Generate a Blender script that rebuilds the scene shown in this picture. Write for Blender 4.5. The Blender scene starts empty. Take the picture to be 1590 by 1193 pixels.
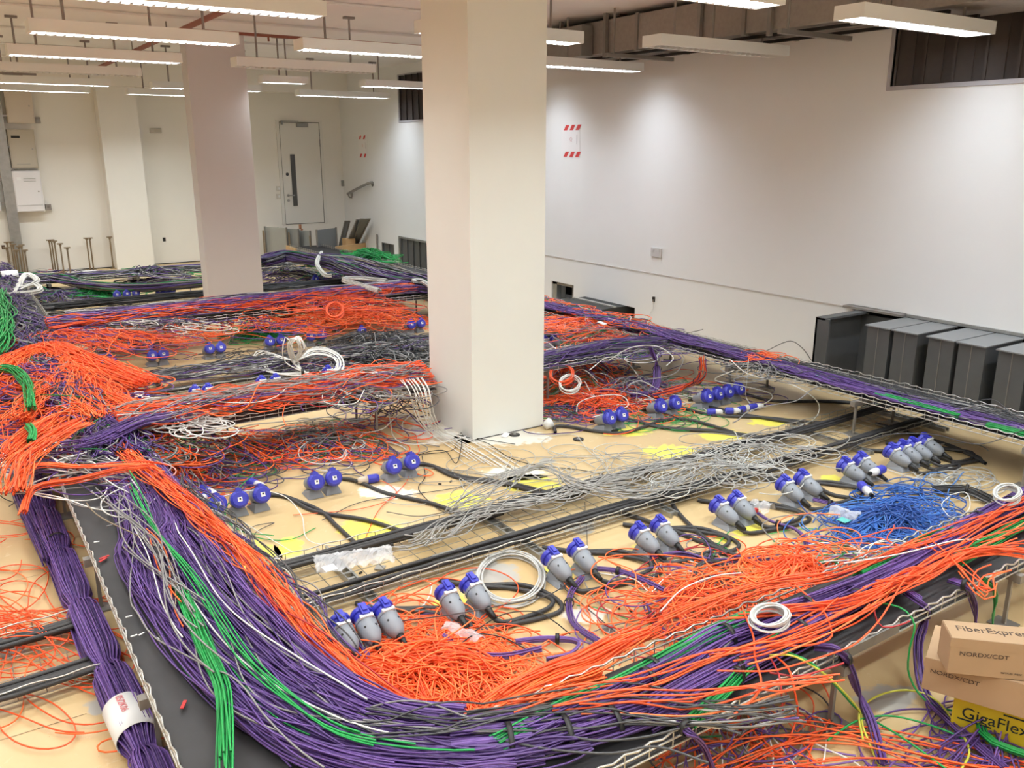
import bpy, bmesh, math, random
import numpy as np
from mathutils import Vector, Matrix
random.seed(7); rng = np.random.default_rng(11)
SC = bpy.context.scene; COL = SC.collection
# ------------------------------------------------------------------ camera, world, exposure
CF, CCX, CCY, HOR, H = 1331.0, 795.0, 596.5, 230.0, 2.1
PITCH = math.atan((CCY - HOR) / CF); YAW = math.atan((CCX + 123) / (CF / math.cos(PITCH)))
cam = bpy.data.cameras.new('camera'); cam.sensor_width = 36; cam.lens = CF * 36 / 1590; cam.clip_end = 100
camo = bpy.data.objects.new('camera', cam); COL.objects.link(camo)
camo.location = (0, 0, H); camo.rotation_euler = (math.pi/2 - PITCH, 0, -YAW); SC.camera = camo
w = bpy.data.worlds.new('world'); SC.world = w; w.use_nodes = True
w.node_tree.nodes['Background'].inputs[0].default_value = (1, .97, .94, 1)
w.node_tree.nodes['Background'].inputs[1].default_value = 0.05
SC.view_settings.view_transform = 'Standard'; SC.view_settings.look = 'None'
SC.view_settings.gamma = 1; SC.view_settings.use_curve_mapping = False
SC.view_settings.exposure = -0.03
LAMP_W = 26.5          # power of one luminaire
SC.cycles.max_bounces = 8; SC.cycles.diffuse_bounces = 5
# surveying helper: a sight line of the calibrated camera met with a horizontal / vertical plane
_F = np.array([math.sin(YAW), math.cos(YAW), 0]); _R = np.array([math.cos(YAW), -math.sin(YAW), 0])
_fw = _F*math.cos(PITCH) + np.array([0, 0, -math.sin(PITCH)]); _up = _F*math.sin(PITCH) + np.array([0, 0, math.cos(PITCH)])
def _ray(x, y): return _fw + _R*(x-CCX)/CF - _up*(y-CCY)/CF
def at(x, y, z=0.0):
    d = _ray(x, y); t = (z-H)/d[2]; p = d*t; return (float(p[0]), float(p[1]), float(z))
def atX(x, y, X): d = _ray(x, y); p = d*X/d[0]; return (X, float(p[1]), float(p[2]+H))
def atY(x, y, Y): d = _ray(x, y); p = d*Y/d[1]; return (float(p[0]), Y, float(p[2]+H))
# ------------------------------------------------------------------ materials
MAT = {}
def mat(name, col, rough=.6, metal=0, noise=0, scale=20, bump=0, emis=None, emi=0, alpha=1, trans=0, spec=.5):
    if name in MAT: return MAT[name]
    m = bpy.data.materials.new(name); m.use_nodes = True; nt = m.node_tree; b = nt.nodes['Principled BSDF']
    b.inputs['Base Color'].default_value = (*col, 1); b.inputs['Roughness'].default_value = rough
    b.inputs['Metallic'].default_value = metal; b.inputs['Specular IOR Level'].default_value = spec
    if emis: b.inputs['Emission Color'].default_value = (*emis, 1); b.inputs['Emission Strength'].default_value = emi
    if alpha < 1: b.inputs['Alpha'].default_value = alpha
    if trans: b.inputs['Transmission Weight'].default_value = trans
    if noise or bump:
        tc = nt.nodes.new('ShaderNodeTexCoord'); n = nt.nodes.new('ShaderNodeTexNoise')
        n.inputs['Scale'].default_value = scale; n.inputs['Detail'].default_value = 5
        nt.links.new(tc.outputs['Object'], n.inputs['Vector'])
        if noise:
            mx = nt.nodes.new('ShaderNodeMix'); mx.data_type = 'RGBA'
            mx.inputs[6].default_value = (*[c*(1-noise) for c in col], 1); mx.inputs[7].default_value = (*[min(1, c*(1+noise)) for c in col], 1)
            nt.links.new(n.outputs['Fac'], mx.inputs[0]); nt.links.new(mx.outputs[2], b.inputs['Base Color'])
        if bump:
            bp = nt.nodes.new('ShaderNodeBump'); bp.inputs['Strength'].default_value = bump; bp.inputs['Distance'].default_value = .01
            nt.links.new(n.outputs['Fac'], bp.inputs['Height']); nt.links.new(bp.outputs[0], b.inputs['Normal'])
    MAT[name] = m; return m
def cable_mat(name, cols, rough=.42):
    """cols: list of (linear rgb, weight); every strand (mesh island) takes one of them"""
    if name in MAT: return MAT[name]
    m = bpy.data.materials.new(name); m.use_nodes = True; nt = m.node_tree; b = nt.nodes['Principled BSDF']
    b.inputs['Roughness'].default_value = rough
    g = nt.nodes.new('ShaderNodeNewGeometry'); r = nt.nodes.new('ShaderNodeValToRGB'); r.color_ramp.interpolation = 'CONSTANT'
    tot = sum(c[1] for c in cols); pos = 0; el = r.color_ramp.elements
    for i, (c, wt) in enumerate(cols):
        e = el[i] if i < 2 else el.new(pos)
        e.position = pos; e.color = (*c, 1); pos += wt/tot
    if len(cols) == 1: el[1].color = (*cols[0][0], 1); el[1].position = 1
    nt.links.new(g.outputs['Random Per Island'], r.inputs[0]); nt.links.new(r.outputs[0], b.inputs['Base Color'])
    MAT[name] = m; return m
OR1, OR2, OR3 = (1, .165, .035), (.88, .105, .025), (1, .23, .07)
PU1, PU2, PU3 = (.13, .062, .265), (.085, .042, .18), (.20, .105, .37)
GN1, GN2 = (.015, .33, .075), (.01, .20, .05)
GY, DG, WH, PK = (.26, .25, .25), (.06, .06, .065), (.74, .73, .70), (.75, .33, .30)
RD, BL, YE, BK, TN = (.42, .03, .035), (.03, .12, .44), (.72, .68, .06), (.018, .018, .02), (.28, .22, .15)
cable_mat('orange_cable', [(OR1, 5), (OR2, 4), (OR3, 2)])
cable_mat('purple_cable', [(PU1, 6), (PU2, 4), (PU3, 2)])
cable_mat('green_cable', [(GN1, 5), (GN2, 2)])
cable_mat('grey_cable', [(GY, 4), (DG, 1), ((.4, .39, .38), 2)])
cable_mat('dark_cable', [(DG, 4), (BK, 3), (GY, 2)])
cable_mat('white_cable', [(WH, 5), ((.55, .55, .54), 2)])
cable_mat('blue_cable', [(BL, 4), ((.02, .07, .30), 2), ((.06, .20, .55), 1)])
cable_mat('red_cable', [(RD, 3), ((.25, .02, .03), 1)])
cable_mat('yellow_cable', [(YE, 1), ((.6, .6, .08), 1)])
cable_mat('mixed_cable', [(OR1, 4), (OR2, 3), (PU1, 2.5), (GY, 3), (WH, 1.8), (GN2, 1), (DG, 1.5), (TN, 1), (RD, .6)])
cable_mat('mixed_grey_cable', [(GY, 4), (WH, 2), (DG, 3), (PU2, 2.5), (PU1, 1), (PK, .5), (OR2, .8)])
cable_mat('orange_purple_cable', [(OR1, 4), (OR2, 4), (PU1, 3), (PU2, 2), (RD, 1.2), (GY, .8)])
cable_mat('fire_mix_cable', [(OR1, 6), (OR2, 6), (RD, 2), (PU1, 1.5), (PK, .6)])
cable_mat('purple_mix_cable', [(PU1, 5), (PU2, 5), (GY, 2), (DG, 2), (GN2, 1), (WH, .5)])
cable_mat('dark_purple_mix_cable', [(PU2, 5), (DG, 4), (GY, 2), (GN2, 1), (TN, 1)])
cable_mat('power_cable', [(BK, 1), ((.035, .033, .035), 1)], .5)
W_WARM = mat('wall_paint_cream', (.84, .81, .76), .75, noise=.02, scale=3)
W_COOL = mat('wall_paint_white', (.78, .785, .79), .75, noise=.02, scale=3)
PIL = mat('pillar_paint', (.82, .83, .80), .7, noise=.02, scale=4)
PIL2 = mat('pillar_paint_shaded', (.67, .63, .64), .7, noise=.02, scale=4)  # white pillar's dim lilac shading put into its paint colour
CEIL = mat('ceiling_paint', (.88, .84, .83), .85, noise=.04, scale=2)
GALV = mat('galvanised_steel', (.42, .43, .43), .42, .85, noise=.25, scale=14)
GALVD = mat('dull_galvanised_steel', (.30, .28, .26), .6, .5, noise=.2, scale=10)
WIRE = mat('bright_wire', (.62, .61, .58), .35, .8)
DUCTG = mat('grey_sheet_metal', (.13, .135, .138), .5, .35, noise=.12, scale=8)
BLACKMAT = mat('black_rubber_mat', (.032, .031, .034), .55, noise=.35, scale=9)
BLACK = mat('black_plastic', (.012, .012, .013), .45)
BLUE = mat('blue_plastic', (.045, .05, .46), .35)
GREYP = mat('grey_plastic', (.25, .27, .31), .4)
WHITEP = mat('white_plastic', (.78, .78, .78), .4)
PAPER = mat('paper', (.85, .85, .86), .8)
CARD = mat('cardboard', (.37, .245, .145), .85, noise=.08, scale=6)
YBOX = mat('yellow_card', (.66, .50, .02), .6)
INK = mat('dark_ink', (.07, .045, .035), .8)
INKB = mat('blue_black_ink', (.02, .03, .035), .8)
REDINK = mat('red_ink', (.75, .22, .24), .8)
WOOD = mat('timber', (.62, .40, .20), .7, noise=.15, scale=12)
LUM = mat('luminaire_white', (.82, .82, .81), .5)
RUST = mat('red_oxide_pipe', (.30, .10, .07), .6)
RODM = mat('hanger_rod', (.30, .26, .25), .5, .4)
PEDM = mat('pedestal_brass', (.30, .23, .15), .45, .6)
DARKV = mat('dark_void', (.02, .018, .017), .9)
LOUV = mat('dark_louvre', (.045, .033, .030), .6, noise=.2, scale=20)
FRAMEG = mat('grey_frame', (.42, .41, .44), .5)
RSTRIPE = mat('red_print', (.62, .05, .05), .6)
LAMP = mat('tube_glow', (1, 1, 1), .5, emis=(1, .98, .95), emi=3)
OFFT = mat('unlit_tube', (.5, .5, .5), .4)
ALU = mat('louvre_aluminium', (.85, .85, .85), .25, .9)
DOORM = mat('door_paint', (.78, .76, .72), .5)
CHROME = mat('satin_steel', (.35, .34, .33), .35, .9)
GLASSD = mat('dark_glass', (.07, .065, .06), .15)
COPPER = mat('copper', (.55, .25, .14), .35, .8)
PLAST = mat('clear_film', (.88, .9, .95), .12, alpha=.42, bump=.8, scale=60)
BEIGE = mat('beige_plastic', (.62, .52, .42), .5)
BOXW = mat('enclosure_white', (.78, .76, .78), .45)
BOXB = mat('enclosure_beige', (.52, .47, .39), .5)

def floor_material():
    m = bpy.data.materials.new('floor_screed'); m.use_nodes = True; nt = m.node_tree; b = nt.nodes['Principled BSDF']
    N = nt.nodes.new; L = nt.links.new
    tc = N('ShaderNodeTexCoord')
    n1 = N('ShaderNodeTexNoise'); n1.inputs['Scale'].default_value = 1.1; n1.inputs['Detail'].default_value = 6
    n2 = N('ShaderNodeTexNoise'); n2.inputs['Scale'].default_value = 9; n2.inputs['Detail'].default_value = 7; n2.inputs['Roughness'].default_value = .7
    n3 = N('ShaderNodeTexNoise'); n3.inputs['Scale'].default_value = 45; n3.inputs['Detail'].default_value = 4
    for n in (n1, n2, n3): L(tc.outputs['Object'], n.inputs['Vector'])
    r1 = N('ShaderNodeValToRGB'); e = r1.color_ramp.elements
    e[0].position = .3; e[0].color = (.56, .39, .19, 1); e[1].position = .7; e[1].color = (.67, .51, .285, 1)
    L(n1.outputs['Fac'], r1.inputs[0])
    r2 = N('ShaderNodeValToRGB'); e = r2.color_ramp.elements
    e[0].position = .60; e[0].color = (0, 0, 0, 1); e[1].position = .78; e[1].color = (1, 1, 1, 1)
    L(n2.outputs['Fac'], r2.inputs[0])
    mx = N('ShaderNodeMix'); mx.data_type = 'RGBA'; L(r2.outputs[0], mx.inputs[0]); L(r1.outputs[0], mx.inputs[6]); mx.inputs[7].default_value = (.78, .69, .50, 1)
    r3 = N('ShaderNodeValToRGB'); e = r3.color_ramp.elements
    e[0].position = .22; e[0].color = (1, 1, 1, 1); e[1].position = .30; e[1].color = (0, 0, 0, 1)
    L(n3.outputs['Fac'], r3.inputs[0])
    mx2 = N('ShaderNodeMix'); mx2.data_type = 'RGBA'; L(r3.outputs[0], mx2.inputs[0]); L(mx.outputs[2], mx2.inputs[6]); mx2.inputs[7].default_value = (.2, .14, .08, 1)
    L(mx2.outputs[2], b.inputs['Base Color']); b.inputs['Roughness'].default_value = .34
    return m, (n1, n2)
FLOORM, _ = floor_material()
def paint_material(name, colr, thr=.42):
    m = FLOORM.copy(); m.name = name; nt = m.node_tree; b = nt.nodes['Principled BSDF']
    src = b.inputs['Base Color'].links[0].from_socket
    N = nt.nodes.new; L = nt.links.new
    uv = N('ShaderNodeUVMap'); vm = N('ShaderNodeVectorMath'); vm.operation = 'DISTANCE'; vm.inputs[1].default_value = (.5, .5, 0)
    L(uv.outputs[0], vm.inputs[0])
    tc = [n for n in nt.nodes if n.type == 'TEX_COORD'][0]
    nz = N('ShaderNodeTexNoise'); nz.inputs['Scale'].default_value = 14; nz.inputs['Detail'].default_value = 6
    L(tc.outputs['Object'], nz.inputs['Vector'])
    ma = N('ShaderNodeMath'); ma.operation = 'MULTIPLY_ADD'; L(nz.outputs['Fac'], ma.inputs[0]); ma.inputs[1].default_value = -.70; L(vm.outputs['Value'], ma.inputs[2])
    rp = N('ShaderNodeValToRGB'); e = rp.color_ramp.elements
    e[0].position = 0; e[0].color = (1, 1, 1, 1); e[1].position = .10; e[1].color = (0, 0, 0, 1)
    L(ma.outputs[0], rp.inputs[0])
    mx = N('ShaderNodeMix'); mx.data_type = 'RGBA'; L(rp.outputs[0], mx.inputs[0]); L(src, mx.inputs[6]); mx.inputs[7].default_value = (*colr, 1)
    L(mx.outputs[2], b.inputs['Base Color']); return m
YPAINT = paint_material('yellow_spray_paint', (.88, .78, .13)); WPAINT = paint_material('whitish_haze', (.80, .76, .68))
GPAINT = paint_material('grey_filler', (.42, .40, .37))
# ------------------------------------------------------------------ mesh helpers
def link(name, me, m, parent=None):
    me.materials.append(m); o = bpy.data.objects.new(name, me); COL.objects.link(o)
    if parent is not None: o.parent = parent
    return o
def tag(o, label=None, cat=None, group=None, kind=None):
    if label: o['label'] = label
    if cat: o['category'] = cat
    if group: o['group'] = group
    if kind: o['kind'] = kind
    return o
def thing(name, label, cat, loc=(0, 0, 0), rz=0, group=None):
    o = bpy.data.objects.new(name, None); o.empty_display_size = .05; COL.objects.link(o); o.location = loc; o.rotation_euler = (0, 0, rz)
    return tag(o, label, cat, group)
def new_bm(): return bmesh.new()
def fin(name, bm, m, parent=None, smooth=False, bevel=0):
    if bevel: bmesh.ops.bevel(bm, geom=list(bm.edges), offset=bevel, segments=2, affect='EDGES', profile=.5)
    bm.normal_update(); me = bpy.data.meshes.new(name); bm.to_mesh(me); bm.free()
    if smooth: me.polygons.foreach_set('use_smooth', [True]*len(me.polygons))
    return link(name, me, m, parent)
def bx(bm, a, b, M=None):
    x0, y0, z0 = a; x1, y1, z1 = b
    vs = [bm.verts.new(p) for p in ((x0, y0, z0), (x1, y0, z0), (x1, y1, z0), (x0, y1, z0), (x0, y0, z1), (x1, y0, z1), (x1, y1, z1), (x0, y1, z1))]
    if M is not None:
        for v in vs: v.co = M @ v.co
    for f in ((3, 2, 1, 0), (4, 5, 6, 7), (0, 1, 5, 4), (1, 2, 6, 5), (2, 3, 7, 6), (3, 0, 4, 7)): bm.faces.new([vs[i] for i in f])
def box(name, a, b, m, parent=None, bevel=0):
    bm = new_bm(); bx(bm, [min(p, q) for p, q in zip(a, b)], [max(p, q) for p, q in zip(a, b)]); return fin(name, bm, m, parent, bevel=bevel)
def lathe(bm, prof, seg=16, M=None):
    rings = []
    for (z, r) in prof:
        rings.append([bm.verts.new((r*math.cos(2*math.pi*k/seg), r*math.sin(2*math.pi*k/seg), z)) for k in range(seg)])
    for a, b in zip(rings, rings[1:]):
        for k in range(seg): bm.faces.new((a[k], a[(k+1) % seg], b[(k+1) % seg], b[k]))
    bm.faces.new(rings[0][::-1]); bm.faces.new(rings[-1])
    if M is not None:
        for rg in rings:
            for v in rg: v.co = M @ v.co
def tube_mesh(name, curves, sides=4):
    """curves: list of (Nx3 array, radius)"""
    V = []; Fq = []; base = 0
    ang = np.arange(sides)*2*np.pi/sides + np.pi/sides; ca, sa = np.cos(ang), np.sin(ang)
    for P, r in curves:
        P = np.asarray(P, float); T = np.gradient(P, axis=0); T /= (np.linalg.norm(T, axis=1, keepdims=True)+1e-9)
        ref = np.array([0, 0, 1.]) if np.abs(T[:, 2]).mean() < .8 else np.array([1., 0, 0])
        S = np.cross(T, ref); nn = np.linalg.norm(S, axis=1, keepdims=True)
        S = np.where(nn > 1e-3, S/(nn+1e-9), np.array([1., 0, 0])); U = np.cross(S, T)
        R = (P[:, None, :] + r*(S[:, None, :]*ca[None, :, None] + U[:, None, :]*sa[None, :, None])).reshape(-1, 3)
        V.append(R); n = len(P)
        i = np.arange(n-1)[:, None]*sides; k = np.arange(sides)[None, :]; k2 = (k+1) % sides
        q = np.stack([i+k, i+k2, i+sides+k2, i+sides+k], -1).reshape(-1, 4) + base
        Fq.append(q); base += n*sides
    V = np.concatenate(V).astype(np.float32); Fq = np.concatenate(Fq).astype(np.int32)
    me = bpy.data.meshes.new(name); me.vertices.add(len(V)); me.vertices.foreach_set('co', V.ravel())
    me.loops.add(Fq.size); me.loops.foreach_set('vertex_index', Fq.ravel())
    me.polygons.add(len(Fq)); me.polygons.foreach_set('loop_start', np.arange(0, Fq.size, 4, dtype=np.int32))
    me.polygons.foreach_set('use_smooth', np.ones(len(Fq), bool))
    me.update(calc_edges=True); return me
def tubes(name, curves, m, parent=None, sides=4): return link(name, tube_mesh(name, curves, sides), MAT[m] if isinstance(m, str) else m, parent)
def resample(P, step):
    """Catmull-Rom through P, then evenly spaced"""
    P = np.asarray(P, float)
    if len(P) > 2:
        Q = np.vstack([2*P[0]-P[1], P, 2*P[-1]-P[-2]]); out = []
        for i in range(1, len(Q)-2):
            t = np.linspace(0, 1, 14, endpoint=False)[:, None]; p0, p1, p2, p3 = Q[i-1], Q[i], Q[i+1], Q[i+2]
            out.append(.5*(2*p1 + (p2-p0)*t + (2*p0-5*p1+4*p2-p3)*t**2 + (3*p1-p0-3*p2+p3)*t**3))
        P = np.vstack(out + [P[-1:]])
    d = np.r_[0, np.cumsum(np.linalg.norm(np.diff(P, axis=0), axis=1))]
    n = max(2, int(d[-1]/step)+1); s = np.linspace(0, d[-1], n)
    return np.stack([np.interp(s, d, P[:, k]) for k in range(3)], 1), s
def wob(n, s, wl=(1.2, 3.5), k=3):
    """n smooth random signals over s, about -1..1"""
    out = np.zeros((n, len(s)))
    for _ in range(k):
        f = 2*np.pi/rng.uniform(wl[0], wl[1], (n, 1)); ph = rng.uniform(0, 6.283, (n, 1)); out += np.sin(f*s[None, :]+ph)*rng.uniform(.4, 1, (n, 1))
    return out/k*1.25
def run(path, n, wd, ht, r=.0032, step=.06, amp=.35, wl=(1.2, 3.5), pinch=None, partial=0, lift=0, rag=0):
    """n strands lying along a path; returns curves. pinch: tie spacing in m"""
    C, s = resample(path, step); T = np.gradient(C, axis=0); T[:, 2] = 0; T /= np.linalg.norm(T, axis=1, keepdims=True)+1e-9
    N = np.stack([-T[:, 1], T[:, 0], 0*T[:, 0]], 1)
    a = rng.uniform(-1, 1, (n, 1)); u = a*(1-amp*.5) + amp*wob(n, s, wl)
    u = np.clip(u, -1.25, 1.25)
    hgt = rng.uniform(0, 1, (n, 1))*np.ones((1, len(s))) + .25*wob(n, s, wl)
    v = np.clip(hgt, 0, 1.2)*np.sqrt(np.clip(1-(u/1.3)**2, .05, 1))
    pw = np.ones(len(s))
    if pinch: pw = 1 - .38*np.exp(-(((s % pinch)-pinch/2)/.05)**2); v *= pw[None, :]
    if lift: v = v + np.clip(wob(n, s, (.4, 1.0)), 0, 2)*lift/max(ht, 1e-3)*(rng.uniform(0, 1, (n, 1)) > .6)
    out = []
    for j in range(n):
        P = C + N*(u[j]*pw*wd/2)[:, None]; P[:, 2] += r + v[j]*ht
        i0, i1 = 0, len(P)
        if partial and rng.random() < partial:
            ln = int(len(P)*rng.uniform(.25, .8)); i0 = rng.integers(0, max(1, len(P)-ln)); i1 = i0+max(ln, 4)
        if rag: i0 = int(rng.uniform(0, rag)/step); i1 = len(P)-int(rng.uniform(0, rag)/step)
        if i1-i0 > 3: out.append((P[i0:i1], r))
    return out
def tangle(cx, cy, rx, ry, rot, z0, ht, n, r=.003, ln=(1.0, 3.0), curl=8.0, step=.035, drift=.5):
    """n loopy strands wandering loosely about an ellipse on the plane z0; dense in the middle, ragged at the rim"""
    M = int(ln[1]/step); x = np.zeros((n, M)); y = np.zeros((n, M)); a = rng.uniform(0, 6.283, n); q = rng.uniform(0, .85, n)**.7
    # a few lobes keep the outline irregular
    lob = [(rng.uniform(0, 6.283), rng.uniform(.15, .35), m) for m in (2, 3, 5)]
    px, py = q*np.cos(a), q*np.sin(a); th = rng.uniform(0, 6.283, n); cs = rng.uniform(.25, 1.25, n)*curl
    k = rng.normal(0, .4, n)*cs; kb = rng.normal(0, .45, n)*cs; lim = rng.uniform(.55, 1.25, n)
    for i in range(M):
        x[:, i] = px*rx; y[:, i] = py*ry
        k += rng.normal(0, .28, n)*cs - .10*(k-kb)
        rad = np.hypot(px, py); ang = np.arctan2(py, px); le = lim*(1+sum(w_*np.sin(m*ang+p) for p, w_, m in lob))
        tow = np.arctan2(-py*ry, -px*rx); d = (tow-th+np.pi) % (2*np.pi)-np.pi
        th = th + k*step + np.where(rad > le, np.clip(d, -.5, .5)*drift*np.clip((rad-le)*2.5, 0, 1), 0)
        px = px + np.cos(th)*step/rx; py = py + np.sin(th)*step/ry
    s = np.arange(M)*step; lay = rng.uniform(0, 1, (n, 1)); wz = wob(n, s, (.25, .9))
    rad = np.clip(np.hypot(x/rx, y/ry), 0, 1.2); prof = np.clip(1.1-rad**1.5*.9, .10, 1)
    z = z0 + r + ht*np.clip(lay*.8 + .4*wz, 0, 1.4)*prof
    c, s_ = math.cos(rot), math.sin(rot); out = []
    for j in range(n):
        m = int(rng.uniform(ln[0], ln[1])/step); P = np.stack([cx+c*x[j]-s_*y[j], cy+s_*x[j]+c*y[j], z[j]], 1)[:m]
        if len(P) > 4:
            Ps = P.copy()
            for _ in range(2): Ps[1:-1] = (Ps[:-2]+Ps[1:-1]*2+Ps[2:])/4
            out.append((Ps, r))
    return out
def tangle_px(px, py, wpx, hpx, z0, ht, n, **k):
    """tangle whose extents are read off the plan between sighted points"""
    wpx *= .82; hpx *= .82; n = max(4, int(n*.72))
    c = np.array(at(px, py, z0)); a = np.array(at(px+wpx/2, py, z0)); b = np.array(at(px, py-hpx/2, z0))
    e1 = a-c; e2 = b-c; L1 = np.linalg.norm(e1); L2 = np.linalg.norm(e2)
    curves = tangle(0, 0, L1, L2, 0, z0, ht, n, **k); u1 = e1/L1; u2 = e2/L2; out = []
    for P, r in curves:
        Q = c[None, :] + P[:, :1]*u1 + P[:, 1:2]*u2; Q[:, 2] = P[:, 2]; out.append((Q, r))
    return out
ORD = ['leftmost', 'second', 'third', 'fourth', 'fifth', 'sixth', 'seventh', 'eighth', 'ninth', 'tenth', 'eleventh', 'twelfth', 'thirteenth', 'fourteenth', 'fifteenth', 'sixteenth']
SOLID = [(3.09, 3.755, 5.18, 5.85), (2.91, 3.67, 11.71, 12.01), (7.14, 9, -9, 30), (-9, 9, 17.02, 30), (2.6, 3.27, 16.7, 17.1)]
def clip(curves):
    """cut away what would run through a pillar or wall: the longest free stretch stays"""
    out = []
    for P, r in curves:
        P = np.asarray(P, float); ins = np.zeros(len(P), bool)
        for x0, x1, y0, y1 in SOLID: ins |= (P[:, 0] > x0-r) & (P[:, 0] < x1+r) & (P[:, 1] > y0-r) & (P[:, 1] < y1+r)
        if ins.any():
            best = (0, 0); st = None
            for i, f in enumerate(list(ins)+[True]):
                if not f and st is None: st = i
                elif f and st is not None:
                    if i-st > best[1]-best[0]: best = (st, i)
                    st = None
            P = P[best[0]:best[1]]
        if len(P) > 3: out.append((P, r))
    return out
def singles(curves, m, label, group, name='network_cable', sides=6):
    """cables of their own, told apart by their order across the picture"""
    curves = clip(curves)
    def sx(P): q = P.mean(0)-np.array([0, 0, H]); return float(q@_R/(q@_fw))
    for k, (P, r) in enumerate(sorted(curves, key=lambda c: sx(np.asarray(c[0])))):
        tag(tubes(name, [(P, r)], m, None, sides), label + ', ' + (ORD[k] if k == 0 else ORD[k]+' from left'), 'cable', group)
def stuff(name, curves, m, label, cat, group=None, sides=4, indiv=0, ilabel=None, igroup=None, iname='network_cable'):
    """the mass as one object; INDIV of its uppermost strands become cables of their own"""
    indiv = min(indiv, 7); curves = clip(curves)
    if indiv:
        curves = sorted(curves, key=lambda c: -float(c[0][:, 2].mean())); top, curves = curves[:indiv], curves[indiv:]
        singles(top, m, ilabel, igroup)
    o = tubes(name, curves, m, None, sides); tag(o, label, cat, group, 'stuff'); return o
def bundle(name, label, path, n, wd, ht, m, ties=(), r=.0032, step=.05, amp=.25, sides=4, group=None, tie_r=None, wraps=(), **k):
    C, s = resample(path, .02); t = thing(name, label, 'cable bundle', (0, 0, 0), 0, group)
    o = tubes('cables', run(path, n, wd, ht, r, step, amp, **k), m, t, sides); o['kind'] = 'stuff'
    for f in ties:
        i = min(len(C)-2, max(1, int(f*len(C)))); tie_ring('cable_tie', C[i], C[i+1]-C[i-1], wd*.62*.5+.012, ht*.5+.012, .009, BLACK, t, ht)
    for f in wraps:
        i = min(len(C)-2, max(1, int(f*len(C)))); tie_ring('label_wrap', C[i], C[i+1]-C[i-1], wd*.5+.008, ht*.5+.008, .05, PAPER, t, ht)
    return t
def tie_ring(name, c, d, ra, rb, hl, m, parent, ht):
    d = np.array([d[0], d[1], 0.]); d /= np.linalg.norm(d)+1e-9; n = np.array([-d[1], d[0], 0]); up = np.array([0, 0, 1.]); c = np.array(c)+up*(ht*.5)
    bm = new_bm(); rings = []
    for q in (-hl, hl):
        for e in (0, .002):
            rings.append([bm.verts.new(c+d*q+n*math.cos(a)*(ra+e)+up*math.sin(a)*(rb+e)) for a in np.linspace(0, 2*np.pi, 20, endpoint=False)])
    i0, o0, i1, o1 = rings
    for A, B in ((o0, o1), (i1, i0), (i0, o0), (o1, i1)):
        for k in range(20): bm.faces.new((A[k], A[(k+1) % 20], B[(k+1) % 20], B[k]))
    return fin(name, bm, m, parent, True)
def text_mesh(name, body, m, parent, size, M, ext=.0006, shear=0, sx=1):
    cu = bpy.data.curves.new(name, 'FONT'); cu.body = body; cu.size = size; cu.extrude = ext; cu.shear = shear
    o = bpy.data.objects.new(name+'_c', cu); COL.objects.link(o); bpy.context.view_layer.update()
    me = bpy.data.meshes.new_from_object(o.evaluated_get(bpy.context.evaluated_depsgraph_get())); bpy.data.objects.remove(o)
    me.transform(M @ Matrix.Diagonal((sx, 1, 1, 1))); me.materials.clear(); return link(name, me, m, parent)
def copy_tree(o, parent=None):
    c = o.copy(); COL.objects.link(c)
    if parent is not None: c.parent = parent
    for ch in list(o.children): copy_tree(ch, c)
    return c
# ================================================================== SETTING
XW, YB, CZ = 7.155, 17.04, 3.5; X0, Y0 = -3.2, -3.6
fl = box('floor', (X0, Y0, -.12), (XW+.3, YB+.3, 0), FLOORM); tag(fl, kind='structure')
def patch(px, py, wpx, hpx, m, name, ang=0):
    c = at(px, py, 0); a = at(px+wpx/2, py, 0); b = at(px, py-hpx/2, 0); c, a, b = map(np.array, (c, a, b)); e1 = a-c; e2 = b-c
    bm = new_bm(); uvl = bm.loops.layers.uv.new('UVMap'); K = 24; vs = []
    for k in range(K):
        t = 2*math.pi*k/K; vs.append((bm.verts.new(c+e1*math.cos(t)*1.25+e2*math.sin(t)*1.25+np.array([0, 0, .0012])), (.5+.5*math.cos(t), .5+.5*math.sin(t))))
    f = bm.faces.new([v for v, _ in vs])
    for l, (_, uv) in zip(f.loops, vs): l[uvl].uv = uv
    if f.normal.z < 0: bm.normal_update()
    return fin(name, bm, m, fl)
for a in [(395, 866, 70, 46), (450, 850, 40, 30), (575, 822, 95, 30), (718, 777, 75, 26), (826, 752, 80, 24), (1038, 702, 80, 20), (1120, 676, 70, 17), (1195, 655, 60, 14), (702, 937, 55, 28), (868, 890, 60, 26),
          (1000, 852, 40, 20), (1160, 822, 55, 18), (1290, 745, 40, 14), (600, 985, 60, 26), (490, 990, 40, 24), (1425, 720, 40, 10), (970, 670, 80, 14), (1130, 838, 34, 12)]:
    patch(*a, YPAINT, 'paint_patch')
for a in [(690, 665, 110, 40), (890, 640, 70, 24), (785, 680, 130, 22), (910, 955, 70, 26), (600, 765, 90, 20), (800, 735, 90, 18)]: patch(*a, WPAINT, 'haze_patch')  # whitish haze blended into the floor colour, mostly round the pillar foot
for a in [(895, 815, 60, 26), (770, 890, 70, 30), (1375, 1085, 90, 40), (850, 716, 26, 8), (20, 1010, 40, 26), (155, 1098, 46, 24)]: patch(*a, GPAINT, 'filler_patch')
for i, x in enumerate([(0, 907, 60, 893), (0, 1150, 210, 1085), (640, 905, 900, 830)]):      # joints in the floor finish
    a, b = Vector(at(x[0], x[1], .001)), Vector(at(x[2], x[3], .001)); d = (b-a).normalized(); n = Vector((-d.y, d.x, 0))*.002
    bm = new_bm(); bm.faces.new([bm.verts.new(p) for p in (a-n, b-n, b+n, a+n)]); fin('floor_joint', bm, mat('joint_line', (.28, .19, .10), .8), fl)
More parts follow.
